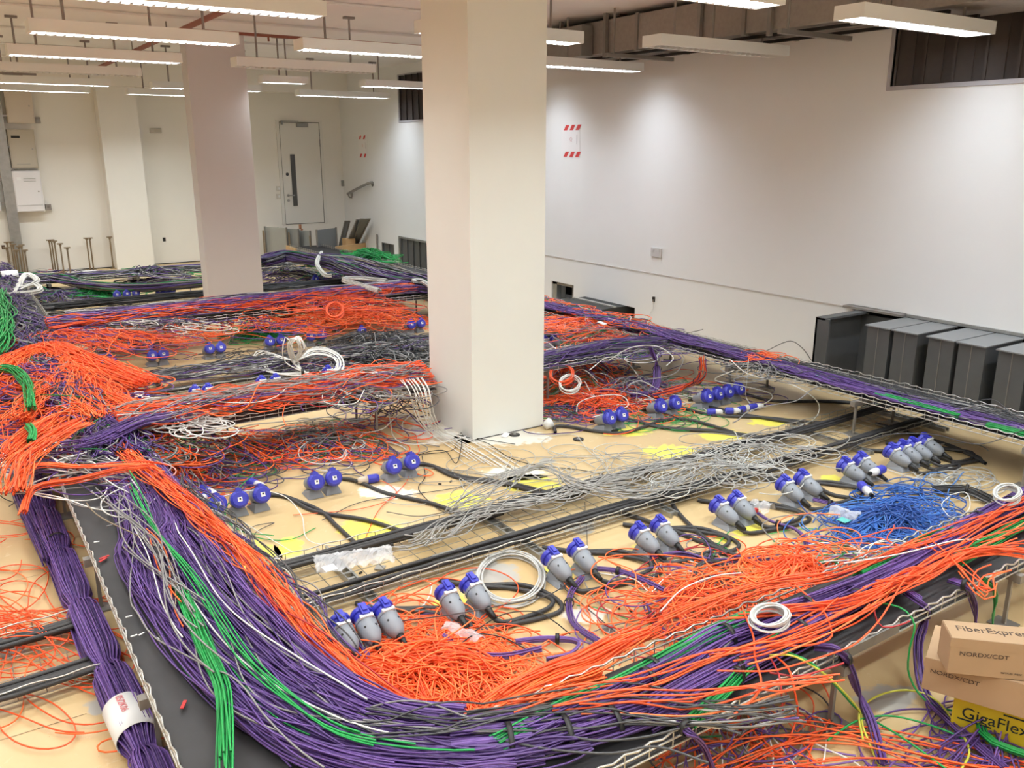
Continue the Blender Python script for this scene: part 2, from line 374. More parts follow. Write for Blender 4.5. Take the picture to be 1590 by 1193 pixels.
ce = box('ceiling', (X0, Y0, CZ), (XW+.3, YB+.3, CZ+.15), CEIL); tag(ce, kind='structure')
tag(box('wall_left', (X0-.15, Y0, 0), (X0, YB+.3, CZ), W_WARM), kind='structure')
tag(box('wall_front', (X0, Y0-.15, 0), (XW+.3, Y0, CZ), W_WARM), kind='structure')
def wall_holes(name, axis, pos, u0, u1, z0, z1, holes, m, depth=.25):
    us = sorted({u0, u1, *[h[0] for h in holes], *[h[1] for h in holes]}); zs = sorted({z0, z1, *[h[2] for h in holes], *[h[3] for h in holes]})
    bm = new_bm()
    for a, b in zip(us, us[1:]):
        for c, d in zip(zs, zs[1:]):
            um, zm = (a+b)/2, (c+d)/2
            if any(h[0] < um < h[1] and h[2] < zm < h[3] for h in holes): continue
            if axis == 'X': bx(bm, (pos, a, c), (pos+depth, b, d))
            else: bx(bm, (a, pos, c), (b, pos+depth, d))
    bmesh.ops.remove_doubles(bm, verts=bm.verts, dist=1e-5)
    o = fin(name, bm, m); return tag(o, kind='structure')
HOLES = [(1.9, 4.77, 2.62, 3.34), (13.0, 14.35, 2.57, 3.32), (12.6, 14.5, 0.0, .49), (14.78, 15.28, .10, .34), (9.24, 9.75, .03, .29), (7.98, 9.02, 0, .17), (1.0, 4.9, 0, .635)]
wr = wall_holes('wall_right', 'X', XW, Y0, YB+.3, 0, CZ, HOLES, W_COOL)
tag(box('wall_right.001', (XW+.9, Y0, -.1), (XW+1.0, YB+.3, CZ), DARKV), kind='structure')
wb = wall_holes('wall_back', 'Y', YB, X0, XW+.01, 0, CZ, [], W_WARM)
# lower strip of the right wall, bare below the old raised floor level
for a, b in ((4.93, 7.96), (9.8, 12.5)): box('plaster_edge', (XW-.006, a, .628), (XW, b, .642), mat('plaster_edge', (.52, .49, .47), .8), wr)
box('plaster_edge', (XW-.006, 7.96, .628), (XW, 9.8, .642), MAT['plaster_edge'], wr)
tag(box('trim_1', (2.62, YB-.32, 0), (3.25, YB, CZ), W_WARM), kind='structure')          # pilaster
tag(box('trim_2', (X0, YB-.45, 3.12), (XW, YB, CZ), W_WARM), kind='structure')           # downstand above the back wall
tag(box('baseboard_back', (X0, YB-.012, 0), (5.7, YB, .015), DARKV), kind='structure')
pl = box('pillar', (3.10, 5.19, 0), (3.745, 5.84, CZ), PIL, bevel=.004); tag(pl, 'thick white square pillar in the middle of the room, bare floor around its foot', 'pillar')
box('base_gap', (3.095, 5.185, 0), (3.75, 5.19, .006), DARKV, pl)
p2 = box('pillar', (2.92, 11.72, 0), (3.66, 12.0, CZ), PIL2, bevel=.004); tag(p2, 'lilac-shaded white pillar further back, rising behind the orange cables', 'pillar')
# ------------------------------------------------------------------ door
dr = thing('door_1', None, None); del_keys = [k for k in dr.keys()]; dr['kind'] = 'structure'
dx0, dx1, dz0, dz1 = 5.88, 6.68, .62, 2.58
bm = new_bm(); bx(bm, (dx0-.07, YB-.03, dz0), (dx0-.012, YB, dz1+.05)); bx(bm, (dx1+.012, YB-.03, dz0), (dx1+.07, YB, dz1+.05)); bx(bm, (dx0-.012, YB-.03, dz1+.012), (dx1+.012, YB, dz1+.05)); fin('door_frame', bm, DOORM, dr)
box('door_gap', (dx0-.012, YB-.006, dz0), (dx1+.012, YB-.001, dz1+.012), DARKV, dr)
box('door_leaf', (dx0, YB-.022, dz0+.01), (dx1, YB-.006, dz1), DOORM, dr)
box('vision_panel', (dx0+.17, YB-.03, .98), (dx0+.265, YB-.02, 1.98), GLASSD, dr)
M = Matrix.Translation((dx0+.09, YB-.02, 1.6)) @ Matrix.Rotation(math.pi/2, 4, 'X')
bm = new_bm(); lathe(bm, [(0, .032), (.006, .032)], 20, M); fin('door_sign', bm, mat('dark_blue_sign', (.04, .04, .05), .5), dr)
for k, z in enumerate((1.19, 1.09)):
    bm = new_bm(); lathe(bm, [(0, .027), (.012, .027)], 16, Matrix.Translation((dx0+.08, YB-.022, z)) @ Matrix.Rotation(math.pi/2, 4, 'X'))
    if k == 0: bx(bm, (dx0+.07, YB-.075, z-.01), (dx0+.2, YB-.055, z+.01)); bx(bm, (dx0+.07, YB-.07, z-.008), (dx0+.09, YB-.03, z+.008))
    fin('door_handle', bm, CHROME, dr)
bm = new_bm(); bx(bm, (dx0+.33, YB-.085, dz1-.08), (dx0+.56, YB-.022, dz1-.01)); fin('door_closer', bm, CHROME, dr, bevel=.006)
bm = new_bm(); bx(bm, (dx0+.03, YB-.10, dz1+.02), (dx0+.36, YB-.085, dz1+.035)); bx(bm, (dx0+.02, YB-.1, dz1-.04), (dx0+.05, YB-.03, dz1+.035)); fin('closer_arm', bm, CHROME, dr)
for z in (2.2, 2.4): box('hinge', (dx1-.004, YB-.034, z-.07), (dx1+.012, YB-.02, z+.07), CHROME, dr)
# ------------------------------------------------------------------ louvred openings
def louvre(name, label, y0, y1, z0, z1, n, fw=.035, vert=True, depth=.10, slm=LOUV, frm=FRAMEG):
    t = thing(name, label, 'vent', (XW, (y0+y1)/2, z0)); t.location = (0, 0, 0)
    bm = new_bm()
    bx(bm, (XW-.012, y0-fw, z0-fw), (XW+.03, y1+fw, z0)); bx(bm, (XW-.012, y0-fw, z1), (XW+.03, y1+fw, z1+fw*.6))
    bx(bm, (XW-.012, y1, z0), (XW+.03, y1+fw, z1)); bx(bm, (XW-.012, y0-fw, z0), (XW+.03, y0, z1)); fin('frame', bm, frm, t)
    box('backing', (XW+depth+.06, y0, z0), (XW+depth+.08, y1, z1), DARKV, t)
    for k in range(n):
        y = y0+(k+.5)*(y1-y0)/n; hw = (y1-y0)/n*.5
        M = Matrix.Translation((XW+depth*.6, y, 0)) @ Matrix.Rotation(math.radians(24), 4, 'Z')
        bm = new_bm(); bx(bm, (-.008, -hw*.95, z0), (.008, hw*.95, z1), M)
        bx(bm, (-.03, hw*.80, z0), (-.008, hw*.95, z1), M); bx(bm, (-.02, -hw*.2, z0), (-.008, -hw*.1, z1), M)
        fin('slat', bm, slm, t)
    return t
louvre('louvre_vent', 'large dark brown louvred vent high on the wall above the row of grey ducts', 1.9, 4.77, 2.62, 3.34, 11)
louvre('louvre_vent', 'smaller dark louvred vent high on the far wall behind the thick pillar', 13.0, 14.35, 2.57, 3.32, 6)
louvre('louvre_vent', 'low grey framed vent at floor level on the far wall by the pillar', 12.6, 14.5, 0.0, .49, 8, .06, slm=DUCTG, frm=GALV)
louvre('wall_opening', 'small dark opening in the wall near the leaning panels with cables entering', 14.78, 15.28, .10, .34, 2, .012, slm=DUCTG, frm=GALVD)
t = thing('wall_opening', 'square black hole low in the wall just beyond the thick pillar', 'opening')
box('liner', (XW+.02, 9.24, .03), (XW+.25, 9.29, .29), GALVD, t); box('liner', (XW+.02, 9.24, .25), (XW+.25, 9.75, .29), GALVD, t)
box('liner', (XW+.02, 9.65, .03), (XW+.1, 9.75, .29), GALV, t)
# ------------------------------------------------------------------ grey duct sleeves against the right wall
g = 'grey sheet metal ducts along the wall'
ords = ['nearest the wide open casing', 'second from the open casing', 'third from the open casing', 'fourth from the open casing', 'fifth, cut by the picture edge', 'sixth, beyond the picture edge']
t = thing('duct_casing', 'tall open grey metal casing at the far end of the duct row', 'duct', (0, 0, 0), 0, g)
box('side_panel', (6.47, 4.78, .02), (7.14, 4.80, .635), DUCTG, t); box('front_flange', (6.47, 4.66, .02), (6.49, 4.8, .635), DUCTG, t)
box('top_lip', (6.47, 4.70, .62), (7.15, 4.80, .64), DUCTG, t); box('back_panel', (7.12, 4.25, .02), (7.15, 4.80, .6), DUCTG, t)
ys = [4.12, 3.87, 3.56, 3.31, 3.0, 2.72, 2.4]
for i, y in enumerate(ys):
    t = thing('sheet_metal_duct', f'upright grey sheet metal duct with flat pale top, {(ords+["seventh, outside"])[i] if i<6 else "last of the row"}', 'duct', (0, 0, 0), 0, g)
    box('body', (6.57, y+.012, .01), (7.12, y+.225, .625), DUCTG, t, .003)
    box('top_plate', (6.545, y, .625), (7.14, y+.235, .635), mat('pale_sheet_metal', (.27, .28, .285), .45, .3), t)
    box('seam', (6.563, y+.115, .01), (6.57, y+.12, .625), GALVD, t)
bm = new_bm(); bx(bm, (XW-.02, 1.0, .64), (XW+.01, 4.93, .665)); fr = fin('opening_trim', bm, GALV); tag(fr, 'bright torn metal strip along the wall above the grey ducts', 'trim')
fr2 = box('flange_strip', (XW-.10, 4.35, .645), (XW-.0, 4.95, .665), GALVD); tag(fr2, 'short dark metal angle lying over the open duct casing at the wall', 'bracket')
# dark cable duct with an arched top entering the wall
t = thing('cable_duct', 'dark low cable duct entering the wall opening behind orange cables', 'duct')
bm = new_bm(); pr = [(6.1, .02), (6.3, .10), (6.6, .15), (6.9, .165), (7.3, .165)]
a_ = [bm.verts.new((x, 9.0, z)) for x, z in pr]; b_ = [bm.verts.new((x, 8.15, z)) for x, z in pr]; c_ = [bm.verts.new((x, 8.15, 0.0)) for x, z in pr]
for k in range(4): bm.faces.new((a_[k], a_[k+1], b_[k+1], b_[k])); bm.faces.new((b_[k], b_[k+1], c_[k+1], c_[k]))
fin('body', bm, mat('charcoal_sheet', (.05, .052, .05), .5, .3), t); box('rim', (6.95, 8.15, .165), (7.0, 9.0, .18), WIRE, t)
# ------------------------------------------------------------------ signs, sockets, boxes, handrail on the walls
def sign(label, yc, zc, w_, h_, n=3):
    t = thing('wall_notice', label, 'sign'); box('sheet', (XW-.004, yc-w_/2, zc-h_/2), (XW-.001, yc+w_/2, zc+h_/2), mat('notice_film', (.80, .79, .80), .5), t)
    for zz in (zc+h_/2-.04, zc-h_/2+.04):
        for k in range(n):
            y = yc+w_/2-.05-k*w_/n*.95; hh = .034; sk = .05; wd = .075
            bm = new_bm(); bm.faces.new([bm.verts.new((XW-.006, yy, zc_)) for yy, zc_ in ((y, zz-hh), (y-wd, zz-hh), (y-wd-sk, zz+hh), (y-sk, zz+hh))]); fin('red_stripe', bm, RSTRIPE, t)
    M = Matrix.Translation((XW-.006, yc+.02, zc-.0)) @ Matrix(((0, 0, -1, 0), (-1, 0, 0, 0), (0, 1, 0, 0), (0, 0, 0, 1)))
    text_mesh('lettering', 'Q', mat('faded_red_ink', (.72, .50, .50), .8), t, .07, M)
    box('arrow', (XW-.006, yc-.14, zc-.04), (XW-.005, yc-.135, zc+.08), mat('grey_ink', (.35, .34, .36), .7), t)
sign('clear notice with slanted red stripes on the wall beyond the thick pillar', 9.36, 2.19, .40, .42)
sign('small red striped notice on the far wall above the handrail', 16.0, 2.13, .40, .42, 2)
t = thing('wall_socket', 'white double socket plate midway along the bare side wall', 'socket')
c = atX(1020, 392, XW); box('plate', (XW-.02, c[1]-.09, c[2]-.055), (XW, c[1]+.09, c[2]+.055), mat('grey_white_plastic', (.58, .57, .57), .4), t, .004)
for k in (-.045, .045): box('switch', (XW-.026, c[1]+k-.02, c[2]+.015), (XW-.019, c[1]+k+.02, c[2]+.04), MAT['grey_white_plastic'], t)
t = thing('conduit_drop', 'thin white conduit with small switch box beside the door corner', 'conduit')
c = atX(533, 283, XW); tubes('conduit', [([(XW-.012, c[1], c[2]), (XW-.012, c[1], CZ)], .008)], mat('white_conduit', (.6, .56, .5), .5), t, 6); box('switch_box', (XW-.05, c[1]-.05, c[2]-.08), (XW, c[1]+.05, c[2]+.04), CHROME, t, .004)
t = thing('handrail', 'short grey metal handrail on brackets sloping on the far wall', 'handrail')
a, b = np.array(atX(540, 301, XW-.09)), np.array(atX(572, 284, XW-.09)); tubes('rail', [(resample([a, a*.25+b*.75, b+[.03, 0, 0], [XW, b[1], b[2]]], .05)[0], .026)], CHROME, t, 10)
for q in (a, b):
    bm = new_bm(); lathe(bm, [(0, .05), (.012, .05)], 14, Matrix.Translation((XW-.012, q[1], q[2]-.02)) @ Matrix.Rotation(math.pi/2, 4, 'Y')); fin('rail_rose', bm, CHROME, t)
tubes('bracket', [([(XW-.09, a[1], a[2]), (XW-.06, a[1], a[2]-.07), (XW, a[1], a[2]-.08)], .014)], CHROME, t, 6)
def wbox(label, x0, x1, z0, z1, m, d=.12, extra=None):
    t = thing('distribution_box', label, 'electrical box'); box('casing', (x0, YB-d, z0), (x1, YB, z1), m, t, .006)
    box('cover', (x0+.015, YB-d-.012, z0+.015), (x1-.015, YB-d, z1-.015), m, t, .003)
    bm = new_bm(); lathe(bm, [(0, .012), (.01, .012)], 10, Matrix.Translation((x1-.06, YB-d-.012, (z0+z1)/2)) @ Matrix.Rotation(math.pi/2, 4, 'X')); fin('lock', bm, CHROME, t)
    return t
wbox('topmost cream electrical box on the back wall beside the upright grey channel', 1.26, 1.66, 2.5, 3.05, mat('enclosure_cream', (.66, .58, .50), .5))
t = wbox('beige electrical box with a dark label, middle of the stack on the back wall', 1.22, 1.62, 1.77, 2.4, BOXB); box('label_strip', (1.27, YB-.136, 2.26), (1.40, YB-.131, 2.30), BLACK, t); tubes('vent_line', [([(1.3, YB-.135, 1.84), (1.5, YB-.135, 1.84)], .006)], CHROME, t)
t = wbox('lowest white electrical box of the stack on the back wall', 1.20, 1.62, 1.05, 1.73, BOXW, .16)
for k in range(3): box('vent_line', (1.36, YB-.176, 1.60-k*.02), (1.54, YB-.171, 1.605-k*.02), CHROME, t)
box('label', (1.26, YB-.176, 1.58), (1.32, YB-.171, 1.63), PAPER, t); box('seam', (1.22, YB-.176, 1.16), (1.60, YB-.172, 1.165), CHROME, t)
t = wbox('white electrical box at the left picture edge beyond the grey channel', .55, .97, 1.08, 1.75, BOXW, .14)
for x, z, n_ in ((1.66, 2.5, 'small grey isolator switch beside the topmost cream electrical box'), (1.64, 1.07, 'small grey isolator switch beside the lowest white electrical box')):
    t = thing('isolator_switch', n_, 'switch'); box('casing', (x, YB-.07, z), (x+.09, YB, z+.10), mat('isolator_grey', (.33, .30, .28), .5), t, .004); box('dial', (x+.03, YB-.085, z+.03), (x+.06, YB-.07, z+.07), CHROME, t)
t = thing('upright_channel', 'tall grey galvanised cable channel standing against the back wall', 'cable channel')
bm = new_bm(); cxx = 1.12
bx(bm, (cxx-.08, YB-.16, 0), (cxx+.08, YB-.15, 3.1)); bx(bm, (cxx-.08, YB-.15, 0), (cxx-.07, YB-.06, 3.1)); bx(bm, (cxx+.07, YB-.15, 0), (cxx+.08, YB-.06, 3.1)); fin('channel', bm, GALV, t)
for z in (1.2, 1.75, 2.1, 2.6): box('clamp', (cxx-.13, YB-.12, z), (cxx+.14, YB-.09, z+.03), CHROME, t)
t = thing('alarm_sounder', 'pale rectangular sounder high on the cream back wall', 'alarm'); c = atY(241, 203, YB); box('casing', (c[0]-.1, YB-.05, c[2]-.045), (c[0]+.1, YB, c[2]+.045), mat('sounder_plastic', (.56, .52, .46), .5), t, .01); box('grille', (c[0]-.03, YB-.055, c[2]-.02), (c[0]+.08, YB-.05, c[2]+.03), BOXB, t)
for px, py, m_, n_ in ((255, 372, DARKV, 'small black hole low in the cream back wall'), (5, 384, mat('brown_plate', (.10, .07, .05), .6), 'small brown plate on the back wall above the left pedestals')):
    c = atY(px, py, YB); t = box('wall_hole', (c[0]-.025, YB-.004, c[2]-.035), (c[0]+.025, YB, c[2]+.035), m_); tag(t, n_, 'wall plate')
for px, py, n_ in ((433, 293, 'upper white light switch left of the door'), (433, 305, 'lower white light switch left of the door')):
    c = atY(px, py, YB); t = thing('light_switch', n_, 'switch'); box('plate', (c[0]-.05, YB-.012, c[2]-.05), (c[0]+.05, YB, c[2]+.05), mat('switch_plastic', (.66, .62, .57), .5), t, .003); box('rocker', (c[0]-.015, YB-.018, c[2]-.02), (c[0]+.015, YB-.012, c[2]+.02), WHITEP, t)
t = thing('capped_outlet', 'thin wire hanging from a small outlet on the white side wall', 'outlet'); c = atX(1015, 465, XW-.01)
box('outlet', (XW-.02, c[1]-.015, c[2]-.03), (XW, c[1]+.015, c[2]+.03), BLACK, t); tubes('wire', [(resample([(XW-.02, c[1], c[2]), (XW-.02, c[1]+.01, .2), (XW-.05, c[1]+.1, .02)], .04)[0], .003)], MAT['white_cable'], t)
# ------------------------------------------------------------------ ceiling services
def lamp(idx, x0, x1, y, lit, colr, label):
    t = thing('strip_light', label, 'ceiling light', (0, 0, 0), 0, 'suspended strip lights'); zb = 2.92; hw = .115; zt = zb+.09
    bm = new_bm()
    bx(bm, (x0, y-hw, zt-.006), (x1, y+hw, zt)); bx(bm, (x0, y-hw, zb), (x1, y-hw+.02, zt-.006)); bx(bm, (x0, y+hw-.02, zb), (x1, y+hw, zt-.006))
    bx(bm, (x0, y-hw+.02, zb), (x0+.02, y+hw-.02, zt-.006)); bx(bm, (x1-.02, y-hw+.02, zb), (x1, y+hw-.02, zt-.006)); fin('housing', bm, LUM, t)
    bm = new_bm(); n = 24
    for k in range(1, n):
        x = x0+(x1-x0)*k/n
        for s in (-1, 1):
            v = [bm.verts.new(p) for p in ((x-.012, y+s*(hw-.021), zb+.001), (x+.012, y+s*(hw-.021), zb+.001), (x, y+s*.02, zb+.006), (x, y+s*(hw-.021), zb+.03))]
            bm.faces.new((v[0], v[1], v[2])); bm.faces.new((v[0], v[2], v[3])); bm.faces.new((v[1], v[3], v[2])); bm.faces.new((v[0], v[3], v[1]))
    fin('louvre_blades', bm, ALU if lit else LUM, t)['kind'] = 'stuff'
    tubes('tube', [([(x0+.04, y, zb+.035), (x1-.04, y, zb+.035)], .016)], LAMP if lit else OFFT, t, 8)
    box('reflector', (x0+.021, y-hw+.021, zb+.06), (x1-.021, y+hw-.021, zb+.062), LAMP if lit else OFFT, t)
    for xx in (x0+.25, x1-.25): tubes('hanger_rod', [([(xx, y, zt), (xx, y, CZ)], .011)], RODM, t, 6)
    for xx in (x0+.25, x1-.25): box('ceiling_plate', (xx-.06, y-.03, CZ-.025), (xx+.06, y+.03, CZ), RODM, t)
    if lit:
        ld = bpy.data.lights.new('lamp_light', 'AREA'); ld.shape = 'RECTANGLE'; ld.size = x1-x0-.08; ld.size_y = .16; ld.energy = LAMP_W*(x1-x0)/1.54; ld.color = colr; ld.spread = math.radians(138)
        lo = bpy.data.objects.new('lamp_light', ld); COL.objects.link(lo); lo.parent = t; lo.location = ((x0+x1)/2, y, zb+.02)
    return t
COLS = [(.78, 2.30, (.89, .945, .95)), (2.84, 4.40, (.86, .965, .96)), (5.20, 6.80, (.80, .90, 1)), (-1.35, .15, (.89, .94, .94))]  # last column is out of view, added to brighten the left floor and wall
rowY = [-1.9, 0.0, 1.9, 3.8, 5.72, 7.6, 9.5, 11.45, 13.5, 15.25]  # rows behind and above the camera are unseen, added for more illumination
rowT = ['unseen behind the camera', 'unseen over the camera', 'unseen just above the camera', 'nearest the camera', 'second nearest', 'third back', 'fourth back', 'fifth back', 'sixth back', 'seventh back']
colT = ['in the column before the electrical boxes', 'in the middle column', 'in the column along the side wall', 'in an added column outside the picture']
for ci, (a, b, cc) in enumerate(COLS):
    for ri, y in enumerate(rowY):
        if ci == 2 and ri == 9: continue
        lit = (ci, ri) not in ((2, 4), (0, 7), (1, 6))
        yy = y + (.1 if ci == 2 and ri in (5, 6, 7) else 0) + (.6 if ci == 2 and ri == 8 else 0)
        if ci == 2 and ri == 3: yy = 3.83
        if (ci, ri) == (1, 4): a, yy = 3.18, 5.98; b = 4.6
        if (ci, ri) == (1, 7): a, yy = 3.80, 11.6
        elif ci == 1 and ri != 4: a, b = 2.84, 4.40
        lamp(ri*4+ci, a, b, yy, lit, cc, ('lit' if lit else 'unlit') + ' white strip light ' + rowT[ri] + ' ' + colT[ci])
    y = 4.8
for k, y in enumerate((8.6, 10.45, 12.4, 14.3, 16.1)):
    o = tubes('ceiling_conduit', [([(X0, y, CZ-.02), (6.2, y, CZ-.02)], .018)], CEIL); tag(o, f'thin painted conduit across the ceiling, {["first","second","third","fourth","fifth"][k]} from the camera', 'conduit')
t = thing('sprinkler_pipe', 'dull red sprinkler pipe running back along the ceiling with side branches', 'pipe')
tubes('main_pipe', [([(2.55, 4, 3.34), (2.55, 16.6, 3.34)], .028)], RUST, t, 8)
tubes('branch_pipe', [([(2.55, 10.3, 3.34), (6.1, 10.3, 3.34)], .018)], RUST, t, 8)
for x in (3.1, 3.5, 4.3, 5.2): tubes('sprinkler_head', [([(x, 10.3, 3.34), (x, 10.3, 3.28)], .012)], RUST, t, 6)
for y in (9.0, 11.0, 13.0): tubes('pipe_hanger', [([(2.55, y, 3.34), (2.55, y, CZ)], .008)], RODM, t, 6)
t = thing('air_duct', 'big dull galvanised air duct under the ceiling along the side wall', 'duct')
DM = mat('dusty_duct_metal', (.34, .30, .27), .7, .2, noise=.18, scale=30)
yj = [-.5, 1.2, 2.9, 4.35, 5.8, 7.25, 8.7, 9.6]
for a, b in zip(yj, yj[1:]): box('duct_section', (6.38, a, 3.10), (7.12, b-.012, 3.44), DM, t, .004)
for b in yj[1:-1]: box('flange', (6.36, b-.03, 3.085), (7.13, b+.012, 3.45), GALVD, t)
t = thing('strut_frame', 'grey slotted steel struts and brackets slung below the air duct', 'bracket')
for k, y in enumerate((4.3, 5.15, 6.0, 7.4, 8.2)):
    bm = new_bm(); bx(bm, (5.95+.15*(k % 2), y-.02, 3.02), (7.05, y+.02, 3.06)); fin('strut', bm, GALVD, t)
    for x in (6.2,): tubes('drop_rod', [([(x, y, 3.04), (x, y, CZ)], .012)], GALVD, t, 6)
    bm = new_bm(); bx(bm, (6.33, y+.3, 3.05), (6.37, y+.34, CZ)); fin('drop_strut', bm, GALVD, t)
for x in (6.45, 6.85): box('long_strut', (x, 3.9, 3.06), (x+.04, 8.6, 3.085), DARKV, t)
t = thing('fan_unit', 'dark fan unit and pipework at the far end of the air duct', 'fan unit'); box('casing', (6.2, 7.95, 3.08), (6.36, 8.6, 3.40), GALVD, t, .006)
tubes('pipe', [([(5.9, 8.3, 3.0), (6.9, 8.25, 3.0)], .03), ([(6.0, 8.7, 3.12), (6.9, 8.7, 3.12)], .05)], GALVD, t, 8)
t = thing('upper_duct', 'dark flat duct crossing under the ceiling above the large louvred vent', 'duct'); box('duct_section', (5.9, 2.6, 3.2), (7.1, 3.05, 3.48), DM, t, .004); box('flange', (5.88, 2.58, 3.18), (7.1, 2.62, 3.49), GALVD, t)
t = thing('smoke_detector', 'small dark detector on a bracket under the ceiling over the electrical boxes', 'detector'); c = at(20, 116, 3.12); c = (c[0], c[1], 3.12)
box('bracket', (c[0]-.3, c[1]-.03, 3.12), (c[0]+.3, c[1]+.03, 3.15), RODM, t); box('casing', (c[0]-.12, c[1]-.05, 3.06), (c[0]+.12, c[1]+.05, 3.12), RODM, t, .01)
tubes('drop_rod', [([(c[0], c[1], 3.13), (c[0], c[1], CZ)], .01)], RODM, t)
# ================================================================== TRAYS
def raised_tray(label, x0, x1, y0, y1, axis, z=.28, wavy=(True, True), posts=True, matx=None, lipz=.055):
    t = thing('cable_tray', label, 'cable tray')
    mx = matx or (x0, x1, y0, y1)
    box('rubber_mat', (mx[0], mx[2], z-.004), (mx[1], mx[3], z+.006), BLACKMAT, t)
    L = (x1-x0) if axis == 'X' else (y1-y0); s = np.arange(0, L+.01, .025)
    def line(off, zz, wave, r=.004):
        wv = (np.abs((s/.10) % 1-.5)*2 > .5)*1.0; wv = np.convolve(np.pad(wv, 1, mode='edge'), [.25, .5, .25], 'valid')
        zc = zz + (wv-.5)*.016*wave
        if axis == 'X': P = np.stack([x0+s, off+0*s + (wv-.5)*.01*wave, zc], 1)
        else: P = np.stack([off+0*s + (wv-.5)*.01*wave, y0+s, zc], 1)
        return (P, r)
    offs = (y0, y1) if axis == 'X' else (x0, x1)
    for q, o in enumerate(offs):
        cur = [line(o, z+lipz, 1 if wavy[q] else 0), line(o, z+lipz-.03, 0), line(o, z-.004, 0)]
        for d in np.arange(0, L, .10):
            p = (x0+d, o) if axis == 'X' else (o, y0+d); cur.append(([(p[0], p[1], z+lipz-.005), (p[0], p[1], z-.006)], .0025))
        tubes('side_wire', cur, WIRE, t, 4)
    cur = []
    for d in np.arange(0, L, .10):
        cur.append(([(x0+d, y0, z-.008), (x0+d, y1, z-.008)] if axis == 'X' else [(x0, y0+d, z-.008), (x1, y0+d, z-.008)], .0025))
    tubes('base_wire', cur, WIRE, t, 4)
    if posts:
        for d in np.arange(.4, L, 1.25):
            bm = new_bm()
            if axis == 'X':
                bx(bm, (x0+d-.02, y0-.03, z-.05), (x0+d+.02, y1+.03, z-.012))
                for yy in (y0+.01, y1-.03): bx(bm, (x0+d-.008, yy, .008), (x0+d+.008, yy+.016, z-.05)); bx(bm, (x0+d-.05, yy-.04, 0), (x0+d+.05, yy+.06, .008))
            else:
                bx(bm, (x0-.03, y0+d-.02, z-.05), (x1+.03, y0+d+.02, z-.012))
                for xx in (x0+.01, x1-.03): bx(bm, (xx, y0+d-.008, .008), (xx+.016, y0+d+.008, z-.05)); bx(bm, (xx-.04, y0+d-.05, 0), (xx+.06, y0+d+.05, .008))
            fin('support_stand', bm, GALVD, t)
    return t
raised_tray('long raised wire tray with black mat running back along the left, purple cables on it', .375, .90, 1.2, 16.0, 'Y', matx=(.385, .89, 1.2, 16.0))
raised_tray('near raised wire tray with black mat crossing toward the cardboard boxes', .90, 6.2, 1.64, 2.05, 'X', matx=(.89, 6.1, 1.645, 2.045), wavy=(True, True))
raised_tray('raised wire tray along the side wall in front of the grey ducts', 5.56, 6.10, 2.06, 16.0, 'Y', matx=(5.65, 6.2, 2.06, 16.0))
raised_tray('raised wire tray ending at the thick pillar, hidden under orange cables', .92, 3.08, 5.70, 6.12, 'X')
raised_tray('raised wire tray right of the thick pillar under purple and grey cables', 3.77, 5.5, 5.70, 6.12, 'X')
raised_tray('raised wire tray further back under red and purple cables', .92, 5.5, 9.45, 9.90, 'X')
raised_tray('far raised wire tray near the back wall with purple bundles', .92, 5.5, 14.6, 15.05, 'X', z=.13)
def basket(label, x0, x1, y0, y1, z=.035, near=True):
    t = thing('wire_basket', label, 'cable tray')
    cur = []; st = .05
    for y in np.linspace(y0, y1, 7): cur.append(([(x0, y, z), (x1, y, z)], .0022))
    fine = .10
    for x in np.arange(x0, x1, fine): cur.append(([(x, y0, z+.055), (x, y0, z), (x, y1, z), (x, y1, z+.055)], .0024))
    tubes('base_mesh', cur, mat('aged_wire', (.40, .38, .34), .4, .7), t, 4)
    for y in (y0, y1):
        s = np.arange(x0, x1, .03); zz = z+.055+.004*np.sin(s*31)
        tubes('side_wire', [(np.stack([s, y+0*s, zz], 1), .0035), ([(x0, y, z+.025), (x1, y, z+.025)], .0028)], WIRE, t, 4)
    for x in np.arange(x0+.5, x1, .95):
        bm = new_bm()
        for k in (0, .05): bx(bm, (x+k, y0-.10, .002), (x+k+.012, y1+.10, z-.006))
        for q in np.arange(y0-.08, y1+.08, .06): bx(bm, (x+.012, q, .004), (x+.05, q+.02, z-.012))
        fin('slotted_support', bm, GALV, t)
    return t
basket('low wire basket tray on the bare floor in front of the thick pillar', .95, 6.3, 3.45, 3.98)
basket('low wire basket tray on the floor between the two pillars', .95, 6.3, 7.56, 8.10)
basket('low wire basket tray on the floor beyond the further pillar', .6, 6.0, 12.15, 12.75)
basket('low wire basket tray on the floor at the left picture edge', -1.0, .36, 3.45, 3.98)
# connectors clipped on the baskets
for i, (px, py) in enumerate([(665, 828), (695, 862), (1345, 620)]):
    c = at(px, py, .08); t = box('tray_coupler', (c[0]-.09, c[1]-.006, .04), (c[0]+.09, c[1]+.006, .10), GALV); tag(t, ['flat steel coupler on the far side of the near low basket tray', 'flat steel coupler on the near side of the near low basket tray', 'flat steel coupler below the raised tray along the side wall'][i], 'bracket')
c = at(1372, 1000, .31); t = box('tray_coupler', (c[0]-.16, 1.628, .285), (c[0]+.16, 1.636, .325), GALV); tag(t, 'bright steel coupler on the edge of the near raised tray', 'bracket')

